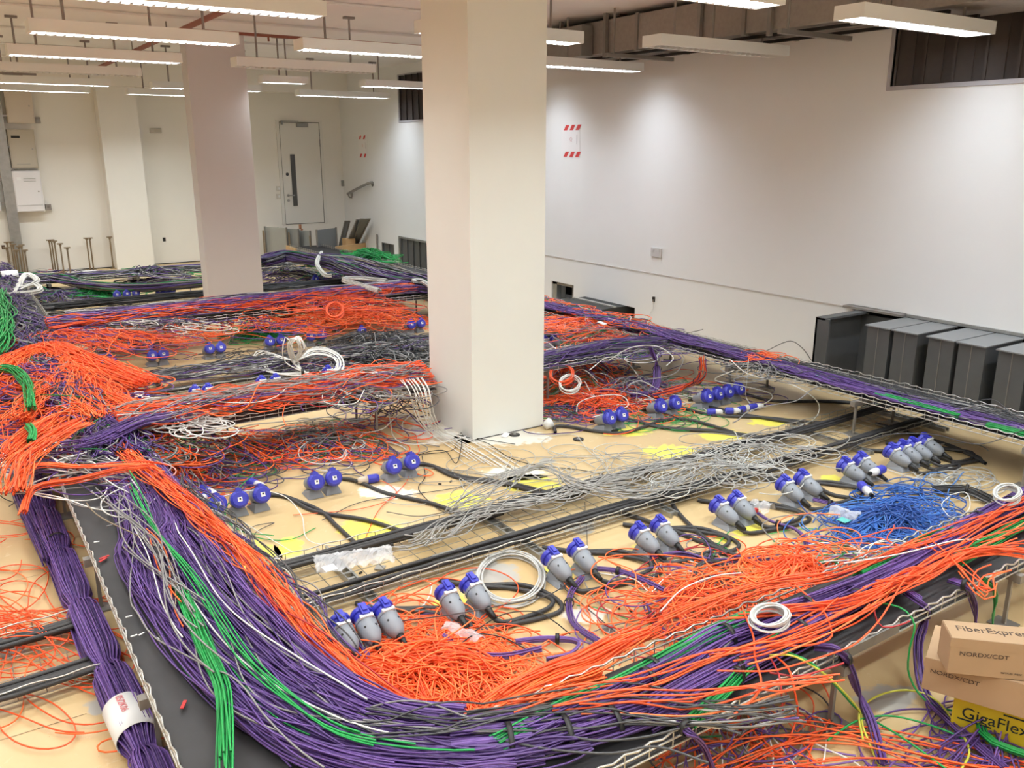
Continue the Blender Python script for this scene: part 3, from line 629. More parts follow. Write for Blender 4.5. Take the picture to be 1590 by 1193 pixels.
# ================================================================== POWER SOCKETS
def base_socket(front=True, seg=20):
    """local: axis in +Y tilted up; origin on the floor under the body"""
    t = thing('power_socket', 'x', 'socket')
    tilt = math.radians(73 if front else 68)      # from vertical
    M = Matrix.Translation((0, -.075, .056)) @ Matrix.Rotation(-tilt, 4, 'X')
    bm = new_bm(); lathe(bm, [(-.012, .016), (0, .028), (.012, .034), (.035, .043), (.10, .047), (.104, .045)], seg, M); fin('body', bm, GREYP, t, True)
    bm = new_bm(); lathe(bm, [(.104, .0485), (.118, .0485)], seg, M); fin('collar', bm, GREYP, t)
    bm = new_bm(); lathe(bm, [(.118, .043), (.15, .043), (.152, .051), (.160, .0535), (.172, .052), (.182, .040)], seg, M)
    fin('lid', bm, BLUE, t, False)
    bm = new_bm()
    bx(bm, (-.017, -.060, .115), (.017, -.040, .180), M); bx(bm, (-.010, -.068, .130), (.010, -.056, .168), M); fin('hinge', bm, BLUE, t)
    if not front:
        bm = new_bm(); bx(bm, (-.013, -.012, .1822), (.013, .014, .1835), M); fin('lid_label', bm, PAPER, t)
        bm = new_bm(); bx(bm, (-.006, -.008, .1836), (.004, .003, .1842), M); fin('label_print', bm, BLACK, t)
    else:
        bm = new_bm(); bx(bm, (-.030, -.052, .103), (.030, -.040, .119), M); fin('white_tab', bm, WHITEP, t)
    for k in (-1, 1):
        bm = new_bm(); lathe(bm, [(-.001, .005), (.003, .005)], 8, M @ Matrix.Rotation(k*.6, 4, 'Z') @ Matrix.Translation((0, -.044, .06)) @ Matrix.Rotation(math.pi/2, 4, 'X')); fin('screw', bm, BLACK, t)
    bm = new_bm()   # wedge-shaped foot
    vs = [bm.verts.new(p) for p in ((-.052, -.075, 0), (.052, -.075, 0), (.052, .065, 0), (-.052, .065, 0), (-.030, -.050, .03), (.030, -.050, .03), (.034, .04, .055), (-.034, .04, .055))]
    for f in ((3, 2, 1, 0), (4, 5, 6, 7), (0, 1, 5, 4), (1, 2, 6, 5), (2, 3, 7, 6), (3, 0, 4, 7)): bm.faces.new([vs[i] for i in f])
    fin('mounting_foot', bm, GREYP, t, bevel=.004)
    bm = new_bm(); lathe(bm, [(-.075, .011), (-.03, .015), (-.012, .019)], 12, M); fin('cable_gland', bm, BLACK, t, True)
    return t
protoF, protoB = base_socket(True), base_socket(False); used = {'F': False, 'B': False}
def put_socket(kind, x, y, rz, label, group):
    p = protoF if kind == 'F' else protoB
    o = p if not used[kind] else copy_tree(p); used[kind] = True
    o.location = (x, y, 0); o.rotation_euler = (0, 0, rz + (0 if kind == 'F' else math.pi)); o['label'] = label; o['group'] = group; o['category'] = 'socket'
    return o
def gland(x, y, kind, rz=0):
    s = -1 if kind == 'F' else 1; return np.array([x, y + s*.105, .018])
rows = {
 'F1': ('F', 3.12, [(540, 1000), (575, 988), (610, 978), (712, 955), (752, 942), (873, 893), (912, 880), (1016, 855), (1046, 843), (1134, 808), (1162, 800), (1233, 772), (1260, 762), (1330, 742), (1352, 733), (1404, 720), (1420, 714), (1438, 710), (1455, 703)], 'the near row'),
 'B1': ('B', 4.84, [(299, 802), (333, 793), (369, 785), (401, 778), (484, 757), (511, 750), (608, 735), (634, 727), (936, 658), (955, 653), (1014, 639), (1036, 634), (1087, 624), (1103, 620), (1118, 616), (1133, 611)], 'the row just beyond the near basket'),
 'F2': ('F', 7.27, [(175, 641), (206, 638), (230, 635), (308, 622), (330, 620), (413, 607), (435, 604), (514, 588), (532, 586), (857, 541), (873, 539)], 'the row between the pillars'),
 'B2': ('B', 8.95, [(150, 572), (172, 570), (236, 561), (254, 559), (325, 551), (344, 549), (419, 539), (436, 537), (483, 531), (499, 528), (566, 524), (640, 513), (655, 511)], 'the row level with the dark tangle'),
 'B3': ('B', 13.05, [(180, 463), (195, 462), (210, 461), (246, 458), (256, 457), (266, 457), (492, 440), (510, 439)], 'the far row beyond both pillars')}
ordn = ['first', 'second', 'third', 'fourth', 'fifth', 'sixth', 'seventh', 'eighth', 'ninth', 'tenth', 'eleventh', 'twelfth', 'thirteenth', 'fourteenth', 'fifteenth', 'sixteenth', 'seventeenth', 'eighteenth', 'nineteenth']
POS = {}
for key, (kd, Y, pts, where) in rows.items():
    POS[key] = []
    for i, (px, py) in enumerate(pts):
        c = at(px, py, .05); y = Y + (c[1]-Y)*.35; y += .0
        put_socket(kd, c[0], y, random.uniform(-.08, .08), f'{"grey blue-lidded socket" if kd == "F" else "round blue-lidded socket"}, {ordn[i]} from left in {where}', 'power sockets in ' + where)
        POS[key].append((c[0], y))
def power(name_lab, pts, r=.0115, grp='black power cables', tie=True, cat='cable'):
    P, s = resample(pts, .03); P[:, 2] += .003*np.sin(s*9); o = tubes('power_cable', [(P, r)], MAT['power_cable'], None, 8); tag(o, name_lab, cat, grp); return o
# front row: cable leaves the gland, swings right and runs back to the basket
prs = [(1, 2, 0), (3, 4, .0), (5, 6, 0), (7, 8, 0), (9, 10, 0), (11, 12, 0), (15, 16, 0), (17, 18, 0)]
for a, b, _ in prs:
    for q, i in enumerate((a, b)):
        x, y = POS['F1'][i]; g_ = gland(x, y, 'F'); xm = POS['F1'][b][0]
        off = .02*(1-q) ; R_ = .34-.03*q
        if a in (15, 17): R_ = .26
        pts = [g_+[0, .02, .012], g_+[.02, -.06, -.004], (xm+.12, y-.22+.03*q, .013), (xm+R_-.03, y-.23+.05*q, .013), (xm+R_+.02, y-.12, .013+.012*q), (xm+R_-.06+off, y+.06, .013), (xm+.12, y+.17+off, .013), (xm-.02, y+.32+off, .016)]
        power(f'black power cable looping from the {ordn[i]} near-row socket to the basket', pts)
# back row: paired cables run toward the basket
for kq, (a, tx) in enumerate([(3, .30), (3, .62), (5, .55), (7, .58), (7, .64), (9, .75), (9, .8), (11, .85), (15, .95), (15, 1.0)]):
    x, y = POS['B1'][a]; g_ = np.array([x, y+.12, .03]); k = random.uniform(-.03, .03)
    pts = [g_, (x+.10, y+.14+k, .013), (x+.19, y+.04, .013), (x+.26+k, y-.25, .013), (x+.26+(tx-.26)*.55, y-.55, .013), (x+tx, y-.90, .02), (x+tx+.12, y-.98, .05)]
    power(f'black power cable, {["first","second","third","fourth","fifth","sixth","seventh","eighth","ninth","tenth"][kq]} from left crossing the floor to the near basket', pts, .0125, 'black power cables on the bare floor')
# thick black supply cables lying in the baskets
def basket_power(y0, y1, x0, x1, lab):
    for nm, yc, n in (('near', y0+.07, 6), ('far', y1-.08, 6)):
        cs = run([(x0, yc, .045), (x0+(x1-x0)*.35, yc+.02, .045), (x0+(x1-x0)*.7, yc-.02, .045), (x1, yc, .045)], n, .12, .03, .012, .12, .25, (1.5, 4))
        for i, c in enumerate(cs):
            o = tubes('power_cable', [c], MAT['power_cable'], None, 6); tag(o, f'thick black supply cable, {ordn[i]} of six on the {nm} side, {lab}', 'cable', f'supply cables on the {nm} side of {lab}')
basket_power(3.45, 3.98, .95, 6.3, 'near basket')
basket_power(7.56, 8.10, .95, 6.3, 'basket between pillars')
basket_power(12.15, 12.75, .6, 6, 'far basket')
basket_power(3.45, 3.98, -1, .36, 'left-edge basket')
# diagonal joiners near the far right of the basket
for i, q in enumerate([[(1140, 672), (1050, 650), (965, 672), (870, 662), (862, 672)], [(1250, 660), (1190, 650), (1100, 632)], [(1360, 658), (1470, 690), (1530, 720)], [(1070, 772), (1045, 785), (1100, 840), (1150, 865), (1200, 860)], [(960, 795), (1040, 822), (1110, 850), (1130, 862)],
                       [(1240, 730), (1285, 765), (1340, 775), (1420, 790)], [(345, 880), (380, 892), (330, 868), (270, 830)]]):
    power(['black power cable curling out beside the thick pillar', 'black power cable slanting past the row of blue plugs', 'black power cable heading under the raised side tray', 'black power cable doubling back toward the middle sockets', 'black power cable lying straight beside the doubled cable', 'black power cable curving toward the blue cable tangle', 'black power cable beside the yellow paint under the left tray'][i], [at(x, y, .014) for x, y in q], .013)
# loose industrial plugs
def plug(label, px, py, px2, py2, body=None, z=.03, r=.026, cap=None):
    a, b = np.array(at(px, py, z)), np.array(at(px2, py2, z)); d = b-a; L = np.linalg.norm(d)
    t = thing('power_plug', label, 'plug', tuple(a), 0, 'loose industrial plugs')
    M = Vector(d).to_track_quat('Z', 'X').to_matrix().to_4x4(); L = min(max(L, .10), .19)
    bm = new_bm(); lathe(bm, [(0, r*.9), (L*.12, r*1.12), (L*.5, r*1.1), (L*.52, r*.95)], 16, M); fin('blue_shroud', bm, BLUE, t, False)
    bm = new_bm(); lathe(bm, [(L*.52, r*.95), (L*.85, r*.9), (L, r*.55)], 16, M); fin('handle', bm, body or WHITEP, t, True)
    bm = new_bm(); lathe(bm, [(L, r*.5), (L*1.12, r*.45)], 12, M); fin('cable_gland', bm, BLACK, t)
    return t
plug('white and blue plug lying beside the pair of blue-lidded sockets with a red tag', 588, 742, 555, 747, BEIGE)
plug('dark blue plug with white end half under cables, above the first blue-lidded socket', 326, 765, 308, 780)
plug('dark blue plug with white cap next to the first plug under the tangle', 312, 758, 335, 768)
plug('blue and white plug beside the fourth blue-lidded socket', 385, 748, 410, 756)
plug('leftmost blue plug in the loose line behind the yellow paint', 1098, 640, 1122, 640); plug('middle blue plug in the loose line behind the yellow paint', 1126, 638, 1150, 638)
plug('third blue plug in the loose line behind the yellow paint', 1145, 638, 1165, 632); plug('rightmost blue plug in the loose line behind the yellow paint', 1162, 633, 1185, 630)
plug('blue and white plug hooked over the grey sockets near the blue cable tangle', 1336, 752, 1352, 768, z=.06); plug('blue plug lying across the sockets beside the white plug', 1372, 728, 1352, 735, z=.1)

# ================================================================== PEDESTALS, PANELS, PLANKS
ped = thing('floor_pedestal', 'x', 'pedestal')
bm = new_bm(); lathe(bm, [(0, .012), (.56, .012)], 8); fin('post', bm, PEDM, ped); bm = new_bm(); bx(bm, (-.05, -.05, 0), (.05, .05, .006)); fin('base_plate', bm, PEDM, ped)
bm = new_bm(); bx(bm, (-.045, -.03, .555), (.045, .03, .572)); bx(bm, (-.018, -.018, .53), (.018, .018, .56)); fin('head', bm, PEDM, ped)
first = True
pp = [(67, 366), (75, 369), (84, 374), (93, 378), (104, 384), (124, 364), (135, 367), (158, 362), (6, 371), (14, 373), (20, 379), (29, 382), (38, 388), (10, 384), (25, 388), (33, 380)]
pl_ = ['leftmost of the five near the upright channel', 'second of the five', 'third of the five, with a bent head', 'fourth of the five', 'rightmost and nearest of the five', 'left one of the tall pair', 'right one of the tall pair', 'alone at the white pilaster',
       'far one of the cluster at the left edge', 'second back in the cluster', 'middle one of the cluster', 'beside the middle one of the cluster', 'rightmost of the left-edge cluster', 'front left of the cluster', 'front middle of the cluster', 'behind the rightmost of the cluster']
for (x, y), lb in zip(pp, pl_):
    c = at(x, y, .57); o = ped if first else copy_tree(ped); first = False
    o.location = (c[0], min(c[1], 16.9), 0); o['label'] = 'bronze-coloured raised floor pedestal, ' + lb; o['group'] = 'floor pedestals by the back wall'
def slab(name, label, a, b, zt, zb, th, m, cat, lean=0, group=None, extra=None):
    """upright sheet between plan points a and b"""
    t = thing(name, label, cat, (0, 0, 0), 0, group); d = (Vector((b[0], b[1], 0))-Vector((a[0], a[1], 0))); L = d.length; d.normalize(); n = Vector((-d.y, d.x, 0))
    bm = new_bm(); vs = []
    for z, ln in ((zb, 0), (zt, lean)):
        for (s, o) in ((0, 0), (L, 0), (L, th), (0, th)): vs.append(bm.verts.new(Vector((a[0], a[1], z))+d*s+n*(o+ln)))
    for f in ((3, 2, 1, 0), (4, 5, 6, 7), (0, 1, 5, 4), (1, 2, 6, 5), (2, 3, 7, 6), (3, 0, 4, 7)): bm.faces.new([vs[i] for i in f])
    fin('sheet', bm, m, t); bm = new_bm()
    for s in (0, L-.02): 
        vv = []
        for z, ln in ((zb, 0), (zt+.01, lean)):
            for (q, o) in ((0, -.02), (.02, -.02), (.02, th), (0, th)): vv.append(bm.verts.new(Vector((a[0], a[1], z))+d*(s+q)+n*(o+ln)))
        for f in ((3, 2, 1, 0), (4, 5, 6, 7), (0, 1, 5, 4), (1, 2, 6, 5), (2, 3, 7, 6), (3, 0, 4, 7)): bm.faces.new([vv[i] for i in f])
    fin('edge_flange', bm, GALVD, t); return t
LSH = mat('light_sheet_metal', (.40, .41, .40), .4, .3); MSH = mat('mid_sheet_metal', (.22, .24, .26), .45, .35)
g = 'sheet metal panels stacked near the door'
a = at(423, 398, 0); b = at(460, 401, 0)
Y1 = 16.3
slab('metal_panel', 'pale sheet metal panel at the left end of the stack by the door', (5.35, 16.75), (5.62, 16.25), .62, .12, .01, LSH, 'panel', 0, g)
slab('metal_panel', 'second pale panel of the stack by the door', (5.56, 16.62), (5.80, 16.1), .60, .12, .01, LSH, 'panel', 0, g)
slab('metal_panel', 'third narrow panel beside the copper pipe end', (5.78, 16.42), (5.98, 15.95), .57, .1, .01, LSH, 'panel', 0, g)
slab('metal_panel', 'wide flat grey panel facing the room in front of the door', (6.00, 15.72), (6.52, 16.0), .60, .03, .012, MSH, 'panel', 0, g)
for i, (x, y, z) in enumerate([(5.30, 16.7, .56), (5.60, 16.1, .55), (5.90, 15.8, .5)]):
    o = box('panel_post', (x-.012, y-.012, 0), (x+.012, y+.012, z), PEDM); tag(o, ['slim post at the left end of the metal panels', 'slim post in front of the pale metal panels', 'slim post beside the wide grey panel'][i], 'post')
def plank(label, px1, py1, px2, py2, z, hh=.09, dd=.04):
    a, b = Vector(at(px1, py1, z)), Vector(at(px2, py2, z)); d = (b-a); L = d.length; 
    o = box('timber_plank', (0, -dd/2, -hh/2), (L, dd/2, hh/2), WOOD, None, .004); o.location = a; o.rotation_euler = (0, 0, math.atan2(d.y, d.x)); tag(o, label, 'plank', 'timber planks'); return o
plank('timber plank under the pale metal panels', 423, 378, 460, 392, .22, .14); plank('timber plank under the leaning grey sheets', 522, 388, 568, 382, .2, .13, .06)
o = box('timber_block', (6.75, 16.1, 0), (6.95, 16.3, .36), WOOD, None, .005); tag(o, 'short timber block standing beside the leaning grey sheets', 'block')
for i, (p1, p2, top) in enumerate([((524, 392), (533, 392), (536, 343)), ((533, 392), (546, 391), (554, 341)), ((545, 390), (556, 390), (560, 340))]):
    a, b = Vector(at(*p1, .05)), Vector(at(*p2, .05)); tp = Vector(atX(top[0], top[1], 6.80)); up_ = tp-a; w_ = (b-a)*(1.3 if i else .8)
    t = thing('leaning_sheet', ['narrow grey sheet leaning at the left of the three', 'middle grey sheet leaning on the wall by the door', 'right grey framed sheet leaning on the wall by the door'][i], 'panel', (0, 0, 0), 0, 'grey sheets leaning in the corner')
    bm = new_bm(); n = Vector((.015, .012, 0)); q = [Vector((min(p_.x, 7.11), p_.y, p_.z)) for p_ in (a, a+w_, a+w_+up_, a+up_)]; vs = [bm.verts.new(p) for p in q]+[bm.verts.new(p+n) for p in q]
    for f in ((0, 1, 2, 3), (7, 6, 5, 4), (0, 4, 5, 1), (1, 5, 6, 2), (2, 6, 7, 3), (3, 7, 4, 0)): bm.faces.new([vs[k] for k in f])
    fin('sheet', bm, MSH, t); tubes('rim', [([p-n*.6 for p in q+[a]], .012)], GALVD, t, 4)
t = thing('copper_pipe_end', 'short copper pipe stub with a tap behind the metal panels', 'pipe'); c = atY(468, 358, 16.5)
tubes('pipe', [([(c[0], c[1], .0), (c[0], c[1], c[2]), (c[0]+.02, c[1], c[2]+.03)], .02), (resample([(c[0], c[1], c[2]-.03), (c[0]+.1, c[1], c[2]-.02), (c[0]+.11, c[1], c[2]-.15)], .02)[0], .01)], COPPER, t, 8)
bm = new_bm(); bx(bm, (c[0]-.04, c[1]-.02, c[2]+.03), (c[0]+.0, c[1]+.02, c[2]+.12)); fin('tap', bm, COPPER, t)
o = tubes('wall_post', [([atX(585, 364, XW-.03), atX(586, 392, XW-.03)], .02)], GALVD, None, 6); tag(o, 'short grey post on the wall left of the small opening', 'post')
# ================================================================== CARDBOARD BOXES
def carton(label, c0, dirx, L, W, Hh, z, m, texts, flaps=True, group='cardboard cable boxes'):
    """c0: plan position of the near-left bottom corner, dirx: heading of the long side"""
    t = thing('cardboard_box', label, 'box', (c0[0], c0[1], z), dirx, group)
    box('carton', (0, 0, 0), (L, W, Hh), m, t, .002)
    if flaps: box('lid_flap', (.002, .002, Hh), (L-.002, W-.002, Hh+.003), m, t); box('flap_edge', (-.003, -.001, Hh-.03), (L*.4, .0, Hh+.003), m, t)
    for kind, body, x, y, size, ink, sx in texts:
        if kind == 'top': M = Matrix.Translation((x, y, Hh+.0036))
        elif kind == 'topr': M = Matrix.Translation((x, y, Hh+.0036)) @ Matrix.Rotation(math.pi, 4, 'Z')
        else: M = Matrix.Translation((x, -.0022, y)) @ Matrix.Rotation(math.pi/2, 4, 'X')
        text_mesh('lettering', body, ink, t, size, M, .0003, 0, sx)
    return t
def fromto(p, q): return math.atan2(q[1]-p[1], q[0]-p[0])
ztop = .47
A_ = at(1478, 992, ztop); B_ = at(1590, 1003, ztop); C_ = at(1447, 963, ztop)
W1 = math.dist(A_[:2], C_[:2]); h1 = .135
carton('topmost cardboard box of the stack near the raised tray, printed along the top', A_, fromto(A_, B_), .75, W1, h1, ztop-h1, CARD, [('top', 'FiberExpress', .03, .055, .048, INK, 1.0), ('front', 'NORDX/CDT', .03, .075, .022, INK, 1.2), ('front', 'OPTICAL FIBRE', .17, .02, .009, INK, 1.1)])
z2 = ztop-h1-.005
A2 = at(1437, 1022, z2); B2 = at(1590, 1065, z2); h2 = .125
carton('middle cardboard box of the stack, long side toward the room', A2, fromto(A2, B2), .85, .26, h2, z2-h2, CARD, [('front', 'NORDX/CDT', .02, .075, .022, INK, 1.2), ('front', 'Fiber', .33, .03, .05, INK, 1), ('topr', 'FiberExpress', .58, .09, .06, INK, 1)])
z3 = z2-h2-.004; A3 = at(1484, 1068, z3); B3 = at(1590, 1100, z3)
t = carton('yellow printed cable box at the bottom of the cardboard stack', A3, fromto(A3, B3), .8, .24, z3-.002, .002, YBOX, [('front', 'GigaFlex', .03, z3*.45, .062, INKB, 1.0)], False)
box('print_bar', (.02, -.0021, z3*.45-.012), (.13, -.002, z3*.45-.006), INKB, t); box('print_bar', (.16, -.0021, z3*.45+.056), (.27, -.002, z3*.45+.062), INKB, t)
# ================================================================== CABLES
cable_mat('pale_cable', [((.50, .50, .48), 4), ((.36, .35, .34), 3), ((.62, .62, .60), 2)])
def px(pts, z):
    pts = list(pts)
    if pts[-1][0] >= 1620 and z > .25: pts += [(pts[-1][0]+110, pts[-1][1]-44), (pts[-1][0]+240, pts[-1][1]-100)]     # carry on along the tray beyond the picture
    return [at(p[0], p[1], p[2] if len(p) > 2 else z) for p in pts]
def prun(pts, z, wpx, n, ht, **k):
    """run along sighted points; width given across the picture and turned into metres at the middle"""
    C = px(pts, z); i = len(pts)//2; q = pts[i]; a = np.array(at(q[0]-wpx/2, q[1], z)); b = np.array(at(q[0]+wpx/2, q[1], z))
    return run(C, n, float(np.linalg.norm(a-b)), ht, **k)
TZ = .288
GB = 'purple cable bundles'
# ---- loose purple bundle beside the left tray
P_ = px([(-25, 560), (10, 640), (35, 700), (62, 780), (95, 870), (122, 940), (150, 1005), (178, 1070), (205, 1130), (250, 1250)], .03)
bt = bundle('cable_bundle', 'thick purple cable bundle with white paper wrap lying on the floor beside the left tray', P_, 170, .140, .10, 'purple_cable', ties=(.30, .42, .56, .70), r=.0036, pinch=.62, group=GB, step=.04)
C, s = resample(P_, .02); i = int(np.argmin([abs(proj_y-1112) for proj_y in [0]])) if False else None
def wrap_at(parent, p0, p1, ra, rb, m=PAPER, nm='label_wrap'):
    a, b = np.array(p0), np.array(p1); L = np.linalg.norm(b-a); return tie_ring(nm, (a+b)/2, b-a, ra, rb, L/2, m, parent, 0)
w0, w1 = at(191, 1100, .075), at(214, 1148, .075)
wr_ = wrap_at(bt, w0, w1, .071, .064)
d_ = np.array(w1)-np.array(w0); ang_ = math.atan2(d_[1], d_[0]); ct = (np.array(w0)+np.array(w1))/2
for k, (o_, bd) in enumerate(((-.012, '0S/2K06'), (.028, 'NETWORK'))):
    M = Matrix.Translation((w0[0], w0[1], .075+.0665-(.001 if k == 0 else .0065))) @ Matrix.Rotation(ang_, 4, 'Z') @ Matrix.Rotation(0 if k == 0 else -.42, 4, 'X') @ Matrix.Translation((.015, o_-.012, .002))
    text_mesh('lettering', bd, REDINK if k == 0 else mat('mauve_ink', (.5, .3, .42), .8), bt, .036 if k == 0 else .028, M, .0006, 0, .9)
bundle('cable_bundle', 'second purple bundle merging from the left edge beside the tied purple bundle', px([(-40, 600), (-5, 690), (25, 740), (50, 800), (85, 880)], .05), 90, .12, .07, 'purple_cable', ties=(.45,), r=.0036, group=GB)
# ---- purple on the left tray, sweeping round the near corner
far_ = lambda x: [(x-.02, 5.6, TZ), (x, 4.8, TZ), (x-.02, 4.2, TZ)]
lanes = [([(245, 850), (310, 950), (395, 1040), (490, 1105), (600, 1145), (720, 1150), (830, 1130)], .74, 60, .16), ([(225, 860), (290, 960), (370, 1055), (470, 1130), (590, 1170), (720, 1180), (840, 1170)], .68, 75, .17),
         ([(318, 850), (390, 940), (465, 1015), (540, 1075), (620, 1112), (720, 1125)], .86, 45, .11), ([(205, 870), (265, 970), (340, 1070), (430, 1145), (550, 1195), (680, 1215), (800, 1205)], .62, 60, .15), ([(280, 850), (350, 950), (430, 1030), (520, 1090), (600, 1125), (700, 1140)], .80, 45, .12)]
cu = []
for pts, x, n, wd in lanes:
    cu += run(far_(x)+px(pts, TZ+.01), n, wd, .055, r=.0034, amp=.8, wl=(1.5, 4.5), step=.05, lift=.015)
stuff('cable_mass', cu, 'purple_cable', 'broad mass of purple cables on the left tray sweeping round the near corner', 'cables', indiv=12, ilabel='purple cable on top of the broad purple mass', igroup='purple cables on the left tray')
cu = run(px([(225, 800), (225, 880), (258, 950), (315, 1040), (390, 1120), (470, 1190)], TZ), 12, .12, .02, r=.0034, amp=.9, wl=(1.0, 3), step=.05, lift=.02)
cu += run(px([(420, 1060), (520, 1130), (640, 1165), (780, 1165), (900, 1140)], TZ+.04), 26, .25, .03, r=.0034, amp=.9, wl=(1.0, 2.5), step=.045, lift=.03)
stuff('cable_mass', cu, 'purple_mix_cable', 'thin outer purple and grey cables crossing the black mat of the left tray', 'cables', indiv=9, ilabel='stray purple or grey cable on the left mat', igroup='stray cables on the left mat')
cu = run(px([(275, 910), (300, 960), (325, 1020), (345, 1070), (350, 1120), (352, 1220)], TZ+.08), 26, .06, .03, r=.0036, amp=.5, wl=(.8, 2), step=.05, rag=.25)
stuff('cable_mass', cu, 'green_cable', 'bright green cables running down through the purple ones on the left tray', 'cables', indiv=8, ilabel='bright green cable among the left purple mass', igroup='green cables on the left tray')
cu = run(px([(190, 720), (240, 820), (300, 900), (380, 1020), (480, 1110), (560, 1150), (700, 1170), (800, 1165)], TZ+.08), 5, .05, .02, r=.0034, amp=.9, rag=.6)
stuff('cable_mass', cu, 'green_cable', 'thin green cables winding over the purple mass on the left tray', 'cables')
cu = []
for pts, x, n, wd in lanes: cu += run(far_(x)+px(pts, TZ+.05), 8, wd, .035, r=.0034, amp=.9, wl=(.9, 2.5), step=.045, lift=.03, rag=.8)
stuff('cable_mass', cu, 'purple_mix_cable', 'loose grey and purple cables weaving over the broad purple mass', 'cables')
# ---- orange along the inner edge of the left tray
cu = run([(.72, 5.4, TZ+.06), (.80, 4.6, TZ+.07), (.88, 4.0, TZ+.06), (.92, 3.5, TZ+.05), (.94, 3.05, TZ+.05), (.98, 2.75, .28), (1.06, 2.5, .22), (1.2, 2.35, .12)], 46, .13, .04, r=.0032, amp=1.0, wl=(.8, 2.5), step=.04, lift=.03, partial=.3)
stuff('cable_mass', cu, 'fire_mix_cable', 'orange cables streaming along the inner edge of the left tray', 'cables', indiv=14, ilabel='orange cable streaming along the inner edge of the left tray', igroup='orange cables on the left tray edge')
cu = run([(.97, 4.9, .25), (.99, 4.2, .24), (1.03, 3.6, .24), (1.06, 3.1, .22), (1.1, 2.8, .15)], 22, .20, .06, r=.0032, amp=1.2, wl=(.6, 1.8), step=.035, lift=.04)
stuff('cable_mass', cu, 'mixed_grey_cable', 'grey and pink cables looping over the inner wire edge of the left tray', 'cables', indiv=6, ilabel='thin grey cable looping over the inner edge of the left tray', igroup='grey cables on the left tray edge')
# ---- the bright orange heap in the near corner
cu = tangle_px(672, 1055, 270, 130, .015, .14, 230, r=.0034, ln=(.9, 2.6), curl=9)
stuff('cable_tangle', cu, 'orange_cable', 'heap of bright orange cables on the floor in the near corner of the trays', 'cables', indiv=30, ilabel='bright orange cable curling on top of the near orange heap', igroup='orange cables of the near heap', iname='fibre_cable')
cu = tangle_px(580, 1070, 130, 110, .06, .14, 34, r=.0034, ln=(.9, 2.2), curl=8)
stuff('cable_tangle', cu, 'orange_cable', 'looser orange loops rising against the left tray by the near heap', 'cables')
cu = tangle_px(655, 1050, 330, 150, .01, .04, 40, r=.0032, ln=(1, 2.5), curl=7); stuff('cable_tangle', cu, 'orange_purple_cable', 'scattered orange and purple cables under the near orange heap', 'cables')
cu = run(px([(755, 1115), (800, 1085), (860, 1055), (905, 1040), (960, 1010), (1020, 985)], .30), 60, .12, .05, r=.0034, amp=.7, wl=(.7, 2.0), step=.035, rag=.22)
cu += run(px([(640, 1130), (720, 1135), (790, 1110), (860, 1075), (930, 1050)], .28), 36, .10, .05, r=.0034, amp=.7, wl=(.7, 2.0), step=.035)
stuff('cable_mass', cu, 'orange_cable', 'dense sheaf of orange cables climbing from the near heap to the raised tray', 'cables', indiv=14, ilabel='orange cable in the sheaf climbing from the near heap', igroup='orange cables of the near sheaf')
# ---- near tray: purple bundles, green bundles, grey and orange over
for k, (pts, lab, n, wd) in enumerate([
    ([(820, 1160), (930, 1110), (1040, 1055), (1110, 1010), (1180, 985), (1260, 955), (1340, 925)], 'long purple bundle with black ties on the near tray, left of the white coil', 95, .12),
    ([(1000, 1130), (1100, 1075), (1180, 1030), (1260, 985), (1330, 945), (1390, 915)], 'purple bundle nearer the mat edge, passing below the white coil', 70, .10),
    ([(1320, 935), (1400, 895), (1470, 850), (1530, 815), (1620, 770)], 'purple bundle with black ties toward the right end of the near tray', 95, .13),
    ([(1380, 890), (1450, 865), (1500, 835), (1560, 800), (1640, 760)], 'purple bundle beside the green one at the right end of the near tray', 80, .11),
    ([(700, 1175), (800, 1165), (900, 1150), (1000, 1120)], 'purple cables fanning out at the near corner of the trays', 40, .16)]):
    bundle('cable_bundle', lab, px(pts, TZ+.01), n, wd, .075, 'purple_cable', ties=(.3, .55, .8), r=.0036, group='purple bundles on the near tray', step=.045, amp=.4)
for k, (pts, lab, n, wd) in enumerate([
    ([(770, 1170), (880, 1110), (960, 1075), (1060, 1020), (1130, 985), (1200, 955)], 'green cable bundle along the inner side of the near tray, left part', 46, .10),
    ([(1070, 1130), (1120, 1085), (1165, 1035), (1210, 1000)], 'short bright green bundle with a black tie lying on the black mat', 22, .05),
    ([(1330, 900), (1400, 868), (1440, 845), (1500, 830)], 'green bundle between purple bundles beside the blue tangle', 30, .07),
    ([(1480, 880), (1540, 845), (1585, 820), (1640, 800)], 'bright green bundle with black tie at the right end of the near tray', 36, .07)]):
    bundle('cable_bundle', lab, px(pts, TZ+.03), n, wd, .045, 'green_cable', ties=(.5,), r=.0036, group='green bundles on the near tray', step=.045, amp=.5)
cu = run(px([(640, 1150), (760, 1130), (860, 1115), (960, 1090), (1050, 1040), (1130, 990), (1220, 950)], TZ+.02), 24, .14, .05, rag=.6, r=.0036, amp=1, wl=(1, 3), step=.045, lift=.03)
stuff('cable_mass', cu, 'grey_cable', 'grey cables sweeping across the near tray over the green bundle', 'cables', indiv=12, ilabel='grey cable sweeping across the near tray', igroup='grey cables on the near tray')
cu = run(px([(560, 1140), (700, 1150), (820, 1130), (960, 1110), (1060, 1120), (1150, 1130), (1240, 1120)], TZ+.05), 14, .22, .05, r=.0034, amp=1.1, wl=(1.0, 3.0), step=.045, lift=.05)
stuff('cable_mass', cu, 'mixed_grey_cable', 'mixed grey and pink cables swinging over the outer edge of the near tray', 'cables', indiv=8, ilabel='grey cable swinging over the outer edge of the near tray', igroup='grey cables over the near tray edge')
